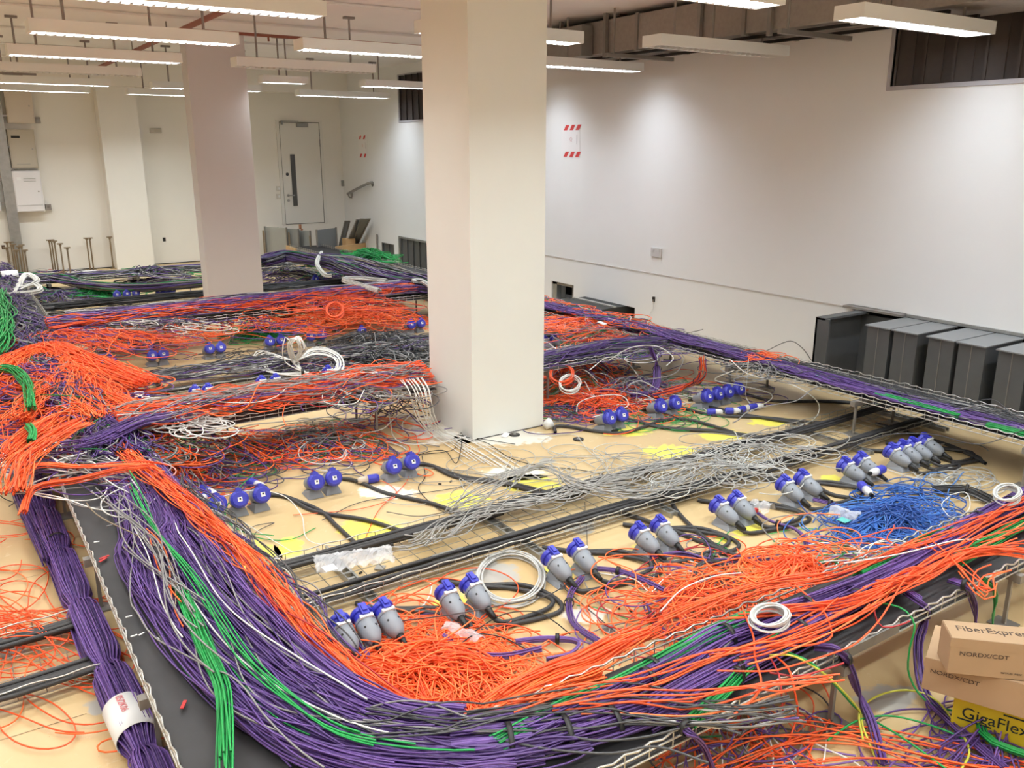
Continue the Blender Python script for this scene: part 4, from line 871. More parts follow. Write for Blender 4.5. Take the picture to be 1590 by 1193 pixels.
oc = [([(790, 1105), (900, 1085), (1000, 1070), (1100, 1030), (1200, 1000), (1300, 955), (1360, 930)], 6, .14), ([(1080, 965), (1180, 960), (1290, 950), (1400, 915), (1500, 870), (1600, 850)], 12, .045), ([(1100, 1040), (1200, 1020), (1330, 975), (1430, 905), (1500, 860), (1640, 790)], 7, .14),
      ([(1340, 925), (1420, 900), (1490, 870), (1560, 862), (1640, 868)], 13, .05), ([(1000, 990), (1080, 950), (1180, 915), (1290, 900), (1400, 860), (1530, 815), (1620, 770)], 11, .10), ([(1440, 850), (1480, 880), (1530, 930), (1540, 900), (1600, 880)], 5, .12), ([(820, 1120), (960, 1100), (1080, 1100), (1190, 1080), (1290, 1060), (1330, 1040)], 6, .12)]
for k, (pts, n, wd) in enumerate(oc):
    cu = run(px(pts, TZ+.07), n, wd, .05, r=.0034, amp=1.0, wl=(1.0, 3.0), step=.04, lift=.04, rag=.3)
    stuff('cable_mass', cu, 'orange_cable' if k != 4 else 'fire_mix_cable', ['orange cables slanting over the purple bundle left of the white coil', 'orange cables gathered tightly to the right of the white coil', 'orange cables criss-crossing the purple bundles and black mat', 'thick orange strand over the green bundle at the right end of the near tray', 'red and orange cables along the inner wire edge of the near tray', 'orange cables fanning off the right end of the near tray', 'orange cables drooping below the outer edge of the near tray'][k], 'cables', indiv=min(8, n//2), ilabel=['orange cable slanting left of the white coil', 'orange cable right of the white coil', 'orange cable crossing the black mat', 'orange cable in the thick right-hand strand', 'orange cable along the inner wire edge', 'orange cable fanning off the near tray end', 'orange cable drooping below the near tray'][k], igroup=f'orange cables on the near tray {["a", "b", "c", "d", "e", "f", "g"][k]}')
cu = tangle_px(1075, 955, 170, 100, .02, .14, 70, r=.0034, ln=(.8, 2.2), curl=9); stuff('cable_tangle', cu, 'fire_mix_cable', 'tangle of orange and dark red cables spilling off the near tray behind the white coil', 'cables', indiv=8, ilabel='orange cable in the tangle behind the white coil', igroup='orange cables behind the white coil')
cu = tangle_px(1235, 892, 110, 44, .16, .14, 110, r=.0034, ln=(.8, 2.0), curl=11); stuff('cable_tangle', cu, 'orange_cable', 'dense orange knot on the inner edge of the near tray', 'cables', indiv=8, ilabel='orange cable in the dense knot on the tray edge', igroup='orange cables of the knot')
cu = tangle_px(1110, 905, 190, 50, .01, .05, 50, r=.0034, ln=(.7, 1.8), curl=11); stuff('cable_tangle', cu, 'mixed_cable', 'mixed white, grey and red cable ends on the floor below the orange knot', 'cables')
cu = tangle_px(1330, 885, 240, 44, .16, .08, 44, r=.003, ln=(.8, 2.0), curl=7); stuff('cable_tangle', cu, 'mixed_cable', 'mixed thin cables on the inner edge of the near tray below the blue tangle', 'cables')
# ---- purple cables from sockets to the near tray
for k, pts in enumerate([[(480, 1010), (520, 998), (560, 1005), (575, 1040), (545, 1080)], [(905, 885), (960, 890), (1000, 905), (1040, 925)], [(905, 900), (885, 930), (890, 970), (930, 1000), (965, 1015)], [(800, 1000), (850, 995), (900, 1000), (890, 1020), (850, 1030)], [(1010, 868), (1060, 862), (1100, 872), (1160, 872), (1230, 868), (1290, 890)], [(1165, 792), (1195, 812), (1235, 825), (1260, 850), (1290, 870)], [(1262, 778), (1310, 790), (1350, 800)], [(1250, 835), (1248, 862), (1200, 870), (1140, 868)], [(1000, 940), (1010, 960), (1030, 985), (1060, 1000)], [(560, 1090), (600, 1105), (650, 1130), (690, 1150)], [(690, 990), (720, 1015), (780, 1022), (840, 1010)]]):
    bundle('cable_bundle', 'slim dark purple bundle ' + ['bound over the leftmost near sockets', 'from the third socket pair to the orange tangle', 'looping round below the third socket pair', 'coiled flat beside the steel fitting', 'along the floor below the fourth and fifth socket pairs', 'through the clear plastic bag near the fifth pair', 'from the sixth pair toward the blue tangle', 'bending back below the fifth pair', 'dropping to the near tray edge', 'under the near orange heap', 'between the clear tube and the orange heap'][k], px(pts, .02), 9, .03, .02, 'purple_cable', ties=(.35,), r=.0034, group='slim purple bundles near the sockets', step=.035)
# drops from the near tray to the floor in front
for k, (pts, n, m) in enumerate([([(1265, 1010, .32), (1300, 1015, .335), (1318, 1040, .25), (1335, 1090, .08), (1352, 1130, .03), (1368, 1190, .02)], 12, 'purple_cable'), ([(1410, 925, .32), (1430, 940, .335), (1437, 965, .22), (1425, 1010, .12), (1435, 1080, .03), (1480, 1130, .03), (1560, 1200, .03)], 14, 'purple_cable'),
                                ([(1475, 905, .32), (1500, 915, .335), (1512, 940, .22), (1516, 985, .08)], 10, 'purple_cable'), ([(1050, 1120, .32), (1068, 1140, .335), (1090, 1165, .2), (1105, 1200, .08)], 7, 'purple_cable'), ([(1525, 905, .33), (1543, 925, .25), (1540, 980, .08)], 5, 'green_cable')]):
    bundle('cable_bundle', ['purple bundle hanging over the near tray edge to the bare floor', 'purple bundle hanging down beside the cardboard boxes', 'purple bundle dropping behind the topmost cardboard box', 'thin purple bundle hanging over the near tray edge at the bottom', 'green cables dropping behind the cardboard boxes'][k], px(pts, 0), n, .04, .025, m, ties=(.2,), r=.0036, group=None, step=.03)
cu = tangle_px(1540, 1165, 190, 110, .01, .10, 60, r=.0036, ln=(.6, 1.6), curl=8); stuff('cable_tangle', cu, 'purple_cable', 'purple cable heap on the floor in front of the yellow box', 'cables')
bundle('cable_bundle', 'folded bright green bundle in front of the yellow printed box', px([(1640, 1130), (1570, 1118), (1525, 1122), (1530, 1150), (1570, 1170), (1620, 1185)], .06), 14, .035, .025, 'green_cable', ties=(.45,), r=.0038)
cu = tangle_px(1150, 1165, 330, 90, .01, .05, 46, r=.0034, ln=(.8, 2.4), curl=6); stuff('cable_tangle', cu, 'mixed_cable', 'scattered orange and grey cables on the floor before the near tray', 'cables')
cu = run(px([(1040, 1215), (1180, 1165), (1300, 1165), (1400, 1185), (1500, 1205), (1620, 1220)], .02), 10, .26, .04, r=.0034, amp=1, wl=(.9, 2.6)); stuff('cable_mass', cu, 'orange_cable', 'orange cables running along the floor at the bottom right', 'cables')
# ---- floor at far left: thin orange loops
cu = tangle_px(40, 990, 230, 170, .01, .09, 42, r=.003, ln=(.8, 2.6), curl=4); stuff('cable_tangle', cu, 'orange_cable', 'thin orange loops over the low basket tray left of the tied purple bundle', 'cables', indiv=10, ilabel='thin orange cable looping left of the tied purple bundle', igroup='thin orange loops at the left')
cu = tangle_px(40, 840, 180, 90, .01, .03, 8, r=.003, ln=(.8, 2.0), curl=3); stuff('cable_tangle', cu, 'orange_cable', 'few thin orange cables on the bare floor at the left edge', 'cables')
cu = tangle_px(-10, 745, 120, 60, .02, .08, 14, r=.003, ln=(.5, 1.2), curl=9); stuff('cable_tangle', cu, 'dark_cable', 'dark wire ends on the floor at the left edge', 'cables')
# ---- big left heap
def heap(px_, py_, w_, h_, z, ht, n, m, lab, il=None, **k):
    kk = dict(r=.004, ln=(.9, 2.4), curl=7); kk.update(k); ind = kk.pop('indiv', 0); sd = kk.pop('sides', 4)
    return stuff('cable_tangle', tangle_px(px_, py_, w_, h_, z, ht, n, **kk), m, lab, 'cables', sides=sd, indiv=ind, ilabel=il or 'cable on top of the ' + lab, igroup='top cables of the ' + lab)
cu = []
cu += run(px([(-20, 600), (30, 560), (80, 545), (110, 575), (125, 620), (150, 660)], .36), 66, .32, .06, r=.0034, amp=.8, wl=(.9, 2.6), lift=.04)
cu += run(px([(30, 660), (70, 610), (100, 580), (150, 600), (210, 650)], .36), 42, .26, .06, r=.0034, amp=.9, wl=(.7, 2.0), lift=.04)
cu += run(px([(20, 720), (60, 680), (120, 650), (190, 650), (290, 640)], .34), 56, .26, .07, r=.0034, amp=.9, wl=(.9, 2.6), lift=.04)
cu += run(px([(70, 540), (130, 560), (180, 580), (230, 600)], .38), 60, .3, .05, r=.004, amp=.9)
stuff('cable_mass', cu, 'orange_cable', 'great orange cable mass arching over the far end of the left tray', 'cables', indiv=26, ilabel='orange cable on top of the great orange mass at the left', igroup='orange cables of the great left mass')
heap(90, 600, 230, 120, .31, .12, 130, 'fire_mix_cable', 'orange heap at the crossing of the left trays')
heap(60, 590, 190, 60, .36, .10, 120, 'orange_purple_cable', 'purple and orange tangle under the great orange mass')
heap(110, 660, 230, 70, .3, .12, 110, 'fire_mix_cable', 'orange and red tangle beside the purple bundles')
heap(140, 730, 230, 70, .33, .08, 50, 'mixed_grey_cable', 'grey and purple tangle over the purple mass on the left tray', curl=5)
cu = run(px([(0, 575), (25, 580), (45, 600), (50, 640)], .42), 26, .10, .04, r=.0036, amp=.8); stuff('cable_mass', cu, 'green_cable', 'light green coiled cables on the mat at the left edge', 'cables')
cu = run(px([(-6, 455), (4, 485), (4, 520), (-10, 555)], .36), 50, .26, .07, r=.006, amp=.6); stuff('cable_mass', cu, 'green_cable', 'bright green bundle at the left edge beyond the orange mass', 'cables')
cu = run(px([(45, 665), (52, 675), (48, 690)], .40), 14, .06, .03, r=.006, amp=.5); stuff('cable_mass', cu, 'green_cable', 'small green coil beside the purple bundle at the left', 'cables')
cu = run(px([(30, 770), (40, 735), (70, 725), (130, 730), (220, 725), (260, 735)], .38), 11, .10, .02, r=.0038, amp=.9, rag=.2)
cu += run(px([(38, 800), (50, 765), (80, 755), (120, 750), (180, 735), (240, 728)], .38), 12, .06, .03, r=.0038, amp=.5)
cu += run(px([(20, 770), (35, 720), (60, 700), (90, 680), (130, 660)], .42), 30, .16, .04, r=.0038, amp=.9, lift=.03)
stuff('cable_mass', cu, 'orange_cable', 'orange cables hooked round the tied purple bundle and across the left tray', 'cables', indiv=12, ilabel='orange cable hooked across the left tray', igroup='orange cables hooked across the left tray')
t_ = thing('paper_wrap', 'white paper wrap round cables at the top of the tied purple bundle', 'wrap'); wrap_at(t_, at(20, 712, .24), at(32, 742, .24), .07, .06)
cu = run(px([(120, 770), (160, 760), (190, 800), (240, 860), (290, 940), (330, 990), (400, 1060)], .39), 14, .20, .03, r=.0032, amp=1, lift=.03, rag=.9); stuff('cable_mass', cu, 'mixed_cable', 'orange, grey and green cables lying across the purple mass', 'cables', indiv=8, ilabel='coloured cable lying across the purple mass', igroup='cables across the purple mass')
# ---- tray before the thick pillar (orange/white/purple) and its hanging tangle
y = 5.9
cu = run([(.8, y, .36), (1.4, y-.02, .37), (2.1, y, .36), (2.8, y+.05, .36), (3.1, y, .35)], 150, .50, .07, r=.0038, amp=1.1, wl=(.7, 2.0), lift=.05); stuff('cable_mass', cu, 'fire_mix_cable', 'orange cables piled on the raised tray left of the thick pillar', 'cables', indiv=16, ilabel='orange cable on the raised tray left of the thick pillar', igroup='orange cables left of the thick pillar')
cu = run([(.8, y-.1, .38), (1.5, y-.15, .42), (2.2, y-.1, .40), (3.0, y-.1, .38)], 40, .55, .07, r=.0038, amp=1, wl=(.6, 1.8), lift=.06); stuff('cable_mass', cu, 'mixed_cable', 'mixed white, grey and red cables over the orange pile', 'cables', indiv=14, ilabel='loose cable over the orange pile left of the pillar', igroup='loose cables over the orange pile')
cu = run(px([(95, 700), (150, 690), (220, 660), (300, 650)], .40), 34, .14, .05, rag=.35, r=.0042, amp=.5); stuff('cable_mass', cu, 'purple_cable', 'purple strand slanting into the tray left of the pillar', 'cables')
heap(230, 690, 260, 60, .20, .16, 90, 'mixed_cable', 'mixed tangle hanging off the tray above the blue-lidded sockets', curl=9, ln=(.6, 1.6))
heap(270, 655, 150, 34, .36, .08, 60, 'white_cable', 'white cable tangle on the edge of the orange pile', curl=12, ln=(.5, 1.3), r=.0042)
heap(500, 690, 280, 50, .01, .08, 170, 'mixed_cable', 'mixed cable tangle on the floor left of the thick pillar', curl=8, ln=(.6, 1.8), indiv=7, il='cable atop the mixed tangle left of the pillar')
heap(455, 700, 150, 26, .01, .07, 60, 'orange_purple_cable', 'orange and purple tangle beyond the blue-lidded sockets', curl=9, ln=(.5, 1.5))
heap(330, 700, 200, 60, .04, .20, 60, 'mixed_cable', 'loose loops standing below the tray left of the pillar', curl=7, ln=(.6, 1.4))
heap(290, 740, 110, 34, .02, .12, 90, 'fire_mix_cable', 'orange tangle at the first blue-lidded socket', curl=9, ln=(.5, 1.3))
heap(345, 738, 130, 26, .03, .08, 50, 'dark_purple_mix_cable', 'dark purple tangle over the loose blue plugs', curl=9, ln=(.5, 1.3))
heap(610, 640, 150, 60, .02, .26, 45, 'mixed_grey_cable', 'thin grey and green loops hanging at the left side of the thick pillar', curl=6, ln=(.8, 1.8))
heap(560, 615, 200, 26, .36, .08, 60, 'mixed_cable', 'mixed cables over the tray edge close to the pillar', curl=8, ln=(.6, 1.6))
cu = []
for k in range(11):
    cu += run(px([(622+k*3.4, 592-k*.5, .42), (634+k*3.4+random.uniform(-3, 3), 608, .40), (648+k*2.6+random.uniform(-3, 3), 645, .22), (662+k*3, 670, .06), (690+k*6, 690+random.uniform(-5, 5), .01), (730+k*11, 715+k*3, .006)], 0), 1, .01, .004, r=.0036, amp=.3)
singles(cu, 'white_cable', 'white cable fanning down at the thick pillar', 'white cables fanning at the pillar foot')
# ---- basket between pillars (grey, purple, white)
y = 7.85
cu = run([(.75, y, .10), (1.5, y, .11), (2.6, y, .11), (3.6, y, .11), (5.2, y, .10)], 80, .45, .07, r=.0042, amp=.9, wl=(1.0, 3.0), lift=.04); stuff('cable_mass', cu, 'mixed_grey_cable', 'grey, white and purple cables filling the low basket between the pillars', 'cables', indiv=14, ilabel='pale cable lying along the low basket between the pillars', igroup='cables along the basket between the pillars')
heap(590, 545, 260, 56, .05, .20, 260, 'dark_cable', 'big dark grey and black wire tangle before the red cables', curl=11, ln=(.6, 1.8), sides=3, r=.0045)
heap(600, 560, 150, 30, .06, .16, 120, 'dark_cable', 'dense black core of the dark wire tangle', curl=12, ln=(.5, 1.2), sides=3, r=.005)
heap(480, 575, 330, 26, .05, .10, 80, 'mixed_grey_cable', 'grey tangle below the big white loops', curl=9, ln=(.6, 1.6))
heap(400, 560, 180, 36, .03, .08, 50, 'dark_cable', 'thin dark wires on the floor left of the white loops', curl=8, ln=(.6, 1.6), r=.0036)
cu = []
for k in range(9):
    j = random.uniform(-11, 11)
    cu += run(px([(500+k*2, 592, .10), (470, 578, .14), (452+j, 562, .20), (446+j*.7, 540, .36), (455+j, 527-k*.6, .45), (465+j, 545, .34), (458, 560+k*.5, .2)], 0), 1, .02, .01, r=.0055)
for k in range(8):
    cu += run(px([(455, 562, .2), (430-k*4, 560-k*2, .16), (415-k*3, 570, .12), (432, 582, .1), (480, 580+k, .1)], 0), 1, .02, .01, r=.005)
for k in range(9):
    cu += run(px([(455, 565, .2), (490, 552-k*1.5, .26), (520+k, 560-k, .2), (515+k*2, 578, .12), (480, 585, .1)], 0), 1, .02, .01, r=.005)
for q_, nm_ in ((cu[:9], 'upright'), (cu[9:17], 'left-hand'), (cu[17:], 'right-hand')): singles(q_, 'white_cable', f'thick white cable in the {nm_} big tied loop', 'white cables of the big tied loops')
for k, q in enumerate([(452, 562), (470, 578), (498, 585)]):
    c = at(q[0], q[1], .17); tag(tie_ring('cable_tie', c, (1, -.3), .035, .03, .012, BLACK, None, 0), 'black tie round the big white loops, ' + ['upper one', 'middle one', 'lower one'][k], 'cable tie')
heap(620, 590, 150, 22, .10, .10, 80, 'fire_mix_cable', 'orange tangle against the left face of the thick pillar', ln=(.5, 1.4))
# ---- red/purple tray further back and its orange tangles
y = 9.68
cu = run([(.8, y, .34), (2.0, y, .35), (3.2, y, .36), (4.4, y, .36), (5.6, y+.1, .34)], 150, .46, .10, r=.005, amp=.7, wl=(.6, 2.2), lift=.03); stuff('cable_mass', cu, 'orange_purple_cable', 'red and purple cables piled along the raised tray further back', 'cables', sides=3, indiv=10, ilabel='red or purple cable on the raised tray further back', igroup='cables on the tray further back')
cu = run([(1.0, y+.2, .36), (2.4, y+.2, .37), (3.6, y+.2, .38), (5.6, y+.2, .38)], 70, .25, .09, r=.005, amp=.6, wl=(.6, 2.2)); stuff('cable_mass', cu, 'purple_mix_cable', 'purple and grey strand behind the red cables on the tray further back', 'cables', sides=3)
heap(140, 530, 300, 34, .30, .12, 130, 'fire_mix_cable', 'red tangle at the left end of the tray further back', sides=3)
heap(190, 535, 210, 28, .05, .14, 70, 'orange_purple_cable', 'purple and orange tangle spilling to the floor at the left', sides=3)
heap(275, 520, 110, 30, .15, .20, 55, 'orange_cable', 'orange loops hanging from the tray further back', sides=3, curl=6)
heap(395, 505, 240, 26, .2, .12, 80, 'orange_purple_cable', 'orange and purple tangle in front of the further pillar', sides=3)
heap(520, 490, 220, 36, .2, .16, 170, 'orange_cable', 'bright orange tangle between the two pillars', sides=3, indiv=10, curl=9)
heap(590, 500, 190, 26, .05, .2, 80, 'fire_mix_cable', 'orange and red tangle left of the thick pillar at the back', sides=3)
heap(500, 470, 330, 20, .36, .08, 80, 'fire_mix_cable', 'red cables heaped on the tray behind the bright orange tangle', sides=3)
heap(400, 520, 60, 26, .02, .1, 40, 'green_cable', 'pale green tangle on the floor among blue-lidded sockets', r=.005)
heap(250, 505, 200, 20, .36, .05, 40, 'mixed_grey_cable', 'pale loops at the foot of the further pillar')
# ---- far zone
bundle('cable_bundle', 'long dark purple bundle winding across before the back wall', px([(-20, 434), (50, 436), (95, 440), (140, 449), (200, 454), (260, 451), (330, 444)], .12), 46, .24, .12, 'dark_purple_mix_cable', ties=(.3, .5, .7), r=.009, step=.12)
bundle('cable_bundle', 'purple bundle behind the further pillar toward the leaning panels', px([(400, 415), (440, 405), (480, 409), (520, 417), (560, 430), (600, 442), (680, 456)], .34), 90, .36, .14, 'dark_purple_mix_cable', ties=(.3, .6), r=.009, step=.12)
bundle('cable_bundle', 'big purple bundle running along the wall tray behind the pillar', px([(500, 409), (560, 417), (600, 428), (640, 440), (700, 458)], .36), 90, .34, .14, 'dark_purple_mix_cable', ties=(.5,), r=.009, step=.12)
heap(450, 430, 150, 34, .05, .16, 80, 'dark_purple_mix_cable', 'dark purple heap just beyond the further pillar', sides=3, r=.008, curl=5)
heap(540, 435, 140, 26, .05, .16, 60, 'dark_purple_mix_cable', 'dark purple heap under the tray by the wall', sides=3, r=.008, curl=5)
heap(100, 462, 200, 22, .02, .10, 80, 'dark_purple_mix_cable', 'dark heap of purple and grey cables at the far left', sides=3, r=.007, curl=5)
heap(40, 455, 90, 36, .03, .14, 60, 'dark_purple_mix_cable', 'dark grey heap beside the green bundle at the left edge', sides=3, r=.007, curl=5)
heap(235, 424, 150, 10, .15, .12, 50, 'dark_purple_mix_cable', 'dark green and grey cables heaped along the back wall', sides=3, r=.008)
heap(80, 424, 170, 8, .02, .06, 30, 'mixed_grey_cable', 'grey wires between the floor pedestals', sides=3, r=.007, curl=5)
heap(572, 402, 80, 20, .3, .18, 80, 'green_cable', 'bright green tangle near the small wall opening', sides=3, r=.008, curl=7)
heap(150, 455, 80, 12, .05, .12, 40, 'green_cable', 'pale green coil on the floor at the far left', sides=3, r=.008)
heap(260, 440, 150, 10, .02, .10, 34, 'dark_purple_mix_cable', 'dark cables behind the far sockets', sides=3, r=.008)
for k, (pts) in enumerate([[(500, 395), (492, 412), (505, 430), (515, 432)], [(600, 440), (560, 436), (535, 438), (590, 455)], [(640, 440), (655, 440), (672, 450)], [(20, 455), (55, 445), (60, 455), (10, 462)], [(25, 460), (40, 430), (58, 440), (30, 455)]]):
    cu = run(px(pts, .45 if k < 3 else .3), 10, .07, .04, r=.01, amp=.3); tag(tubes('cable_bundle', cu, 'white_cable', None, 4), ['white bundle tied over the purple cables beyond the further pillar', 'white cables lying along the purple heap', 'white cables entering behind the thick pillar', 'thick pale cable loop at the far left', 'standing pale cable loop at the far left'][k], 'cable bundle', None, 'stuff')
t = thing('label_sleeve', 'white printed sleeve on the purple bundle at the left edge', 'label'); wrap_at(t, at(2, 431, .3), at(28, 429, .3), .09, .09, PAPER, 'sleeve')
# thin rows on the far basket tray
cu = run([(.6, 12.45, .10), (2, 12.45, .10), (4, 12.45, .10), (6, 12.45, .10)], 40, .5, .04, r=.008, amp=.3, wl=(1, 3)); stuff('cable_mass', cu, 'dark_cable', 'dark and grey cables lying in the far low basket tray', 'cables', sides=3)
cu = run([(.92, 14.8, .15), (3, 14.8, .16), (5.5, 14.8, .16)], 40, .40, .06, r=.009, amp=.6, wl=(1, 3)); stuff('cable_mass', cu, 'dark_purple_mix_cable', 'dark purple cables on the far raised tray', 'cables', sides=3)
# left tray beyond the orange heap
cu = run([(.65, 8.0, .30), (.6, 10, .32), (.65, 13, .30), (.7, 16, .30)], 60, .46, .04, r=.006, amp=.6, wl=(.8, 2.5)); stuff('cable_mass', cu, 'dark_purple_mix_cable', 'dark purple cables on the far end of the left tray', 'cables', sides=3)
cu = run([(.7, 5.2, .30), (.72, 6.2, .31), (.6, 7.2, .32), (.65, 8.2, .30)], 160, .48, .10, r=.004, amp=.7, wl=(.5, 1.6)); stuff('cable_mass', cu, 'purple_mix_cable', 'purple cables under the great orange mass on the left tray', 'cables')
# ---- right of the pillar
cu = run([(3.8, 5.95, .30), (4.5, 5.92, .30), (5.1, 5.95, .31), (5.6, 5.8, .31)], 60, .42, .05, r=.0042, amp=.8, wl=(.9, 2.6), lift=.03); stuff('cable_mass', cu, 'purple_mix_cable', 'purple and grey cables on the raised tray right of the thick pillar', 'cables', indiv=10, ilabel='purple or grey cable on the tray right of the pillar', igroup='cables right of the pillar')
heap(935, 520, 190, 40, .28, .09, 90, 'mixed_cable', 'mixed red and purple tangle before the small wall openings', curl=7)
heap(905, 502, 130, 16, .30, .06, 110, 'fire_mix_cable', 'orange tangle below the dark duct by the wall', sides=3, r=.005)
heap(1000, 538, 190, 26, .28, .06, 60, 'purple_mix_cable', 'dark purple tangle at the bend of the side tray', curl=6)
heap(900, 590, 140, 70, .02, .24, 130, 'mixed_cable', 'brown, grey and orange tangle right of the thick pillar', curl=8)
heap(870, 575, 80, 34, .06, .2, 90, 'orange_cable', 'orange tangle touching the right face of the thick pillar', curl=8)
heap(930, 625, 190, 40, .01, .10, 110, 'fire_mix_cable', 'orange tangle on the floor right of the thick pillar', curl=8, indiv=7, il='orange cable on the floor tangle right of the pillar')
heap(980, 610, 150, 44, .01, .14, 70, 'mixed_grey_cable', 'grey loops on the floor beyond the right sockets', curl=9)
heap(870, 640, 90, 20, .01, .05, 40, 'purple_mix_cable', 'purple cables on the floor behind the first right sockets')
heap(1060, 605, 200, 20, .01, .04, 24, 'mixed_cable', 'few coloured wires beyond the row of four blue lids', curl=5)
heap(1030, 648, 200, 16, .008, .02, 22, 'green_cable', 'thin green and yellow wires on the floor before the right sockets', curl=3, r=.003)
for k, (pts, n, m) in enumerate([([(1010, 545, .38), (1020, 575, .2), (1015, 610, .04), (980, 620, .03)], 26, 'purple_cable'), ([(1090, 560, .38), (1088, 590, .2), (1060, 605, .04), (1010, 618, .03)], 14, 'orange_purple_cable')]):
    bundle('cable_bundle', ['purple bundle dropping from the tray bend to the floor', 'thin mixed bundle dropping beside the purple one'][k], px(pts, 0), n, .08, .04, m, ties=(.3,), r=.0036, step=.04)
cu = run([(5.9, 9.4, .33), (5.75, 8, .34), (5.8, 6.6, .34), (5.78, 5.4, .33), (5.72, 4.2, .32), (5.72, 3.0, .31), (5.8, 2.0, .31)], 75, .24, .035, r=.0042, amp=.5, wl=(.6, 2)); stuff('cable_mass', cu, 'purple_cable', 'purple cables along the side tray in front of the grey ducts', 'cables', indiv=10, ilabel='purple cable along the side tray before the ducts', igroup='purple cables on the side tray')
cu = run([(5.95, 9.4, .31), (5.9, 7, .31), (5.85, 5.4, .31), (5.78, 4.2, .31), (5.85, 2.4, .34)], 18, .40, .03, r=.0034, amp=1, wl=(.7, 2.0), lift=.09); stuff('cable_mass', cu, 'grey_cable', 'thin grey cables looping over the side tray before the ducts', 'cables', indiv=14, ilabel='thin grey cable arching over the side tray', igroup='grey loops on the side tray')
for k, (a, b) in enumerate([((5.75, 4.85), (5.68, 4.0)), ((5.66, 3.6), (5.62, 2.95)), ((5.6, 2.75), (5.62, 2.3))]):
    cu = run([(a[0], a[1], .325), (b[0], b[1], .325)], 18, .06, .025, r=.0042, amp=.4); tag(tubes('cable_bundle', cu, 'green_cable', None, 4), ['flat green bundle on the side tray, furthest of three', 'flat green bundle on the side tray, middle of three', 'flat green bundle on the side tray, nearest of three'][k], 'cable bundle', None, 'stuff')
cu = run([(5.95, 9.2, .32), (5.9, 8, .33), (5.85, 6.8, .34), (5.8, 6.0, .32)], 44, .42, .04, r=.0048, amp=.9, wl=(.4, 1.3), lift=.04); stuff('cable_mass', cu, 'mixed_cable', 'mixed red and grey cables on the side tray near the small wall opening', 'cables', sides=3)
heap(1190, 575, 150, 22, .31, .10, 24, 'grey_cable', 'grey and green loops arching over the side tray', curl=6)
heap(1185, 552, 20, 8, .36, .03, 20, 'orange_cable', 'small orange coil on the side tray', curl=14, ln=(.4, .8))
# ---- white tangle on the near basket, coils, blue tangle
heap(1105, 735, 170, 30, .09, .06, 36, 'pale_cable', 'white cable tangle lying in the near basket tray, nearer part', curl=7, ln=(.8, 2.0), indiv=7, r=.0034, il='pale loop in the nearer white basket tangle')
heap(1190, 702, 200, 22, .09, .06, 36, 'pale_cable', 'white cable tangle lying in the near basket tray, further part', curl=7, ln=(.8, 2.0), indiv=7, r=.0034, il='pale loop in the further white basket tangle')
cu = run(px([(600, 855), (660, 845), (720, 815), (790, 790), (870, 775), (950, 750), (1040, 725), (1120, 715)], .09), 16, .22, .02, r=.0032, amp=1.0, wl=(.5, 1.4), rag=.4, lift=.03)
singles(cu, 'pale_cable', 'pale cable trailing along the near basket tray', 'pale cables along the near basket')
cu = run(px([(700, 800), (830, 730), (900, 760), (1000, 770), (1080, 740)], .10), 12, .2, .03, r=.0034, amp=1.2, wl=(.7, 2.0), lift=.05)
singles(cu, 'pale_cable', 'pale grey cable wandering over the near basket tray', 'grey cables over the near basket')
heap(960, 720, 240, 40, .01, .05, 16, 'pale_cable', 'thin grey wires between the pillar foot and the basket', curl=4, r=.0028)
heap(770, 740, 180, 60, .008, .02, 14, 'pale_cable', 'thin grey wires scattered at the pillar foot', curl=3, r=.0026)
def coil(label, cx, cy, a, b, z, n, r, m, rot=0, jit=.06, h=.03):
    t = thing('cable_coil', label, 'cable coil', (0, 0, 0)); c = np.array(at(cx, cy, z)); e1 = np.array(at(cx+a, cy, z))-c; e2 = np.array(at(cx, cy-b, z))-c
    th = np.linspace(0, 2*np.pi*n, 26*n); q = 1+jit*np.sin(th*.37+1)+jit*.8*np.sin(th*.11+2)
    P = c + e1*(np.cos(th)*q)[:, None]*1 + e2*(np.sin(th)*q)[:, None]; P += e1*(.05*np.sin(th*.23))[:, None]; P[:, 2] = z+r+h*(.5+.5*np.sin(th*.31)) + .004*np.sin(th*1.3)
    tubes('turns', [(P, r)], m, t, 6); return t
coil('big flat coil of white cable behind the second near socket pair', 793, 902, 50, 36, .004, 9, .0042, 'white_cable')
coil('small flat coil of white cable lying on the near tray', 1195, 966, 28, 16, .40, 9, .0038, 'white_cable', jit=.10)
coil('small white coil at the right end of the near tray', 1563, 773, 20, 12, .40, 8, .0038, 'white_cable', jit=.10)
coil('coil of grey and pink cable below the third socket pair', 1105, 893, 26, 14, .02, 6, .0034, 'mixed_grey_cable')
coil('loose round coil of dark red cable on the floor beside the near tray', 1050, 940, 24, 20, .02, 5, .0034, 'red_cable')
coil('oval coil of thin brown wire on the floor near the left tray', 325, 825, 16, 5, .004, 2, .0028, 'dark_cable')
coil('orange cable coil in the bright orange tangle between the pillars', 520, 485, 13, 11, .40, 6, .006, 'orange_cable', jit=.05)
coil('orange coil beside the right face of the thick pillar', 872, 585, 18, 13, .25, 6, .005, 'orange_cable', jit=.05)
coil('pale loops of cable right of the thick pillar', 885, 600, 16, 12, .25, 4, .005, 'white_cable')
heap(1385, 812, 140, 44, .04, .12, 190, 'blue_cable', 'heap of blue cables beside the near tray below the four grey sockets', curl=8, ln=(.5, 1.4), indiv=7, il='blue cable on top of the blue heap')
heap(1395, 775, 120, 24, .02, .10, 30, 'blue_cable', 'thin blue ends rising behind the blue heap', curl=9, ln=(.4, 1.0))
heap(1480, 748, 110, 22, .01, .04, 16, 'pale_cable', 'thin mixed wires on the floor beside the four grey sockets', curl=5)
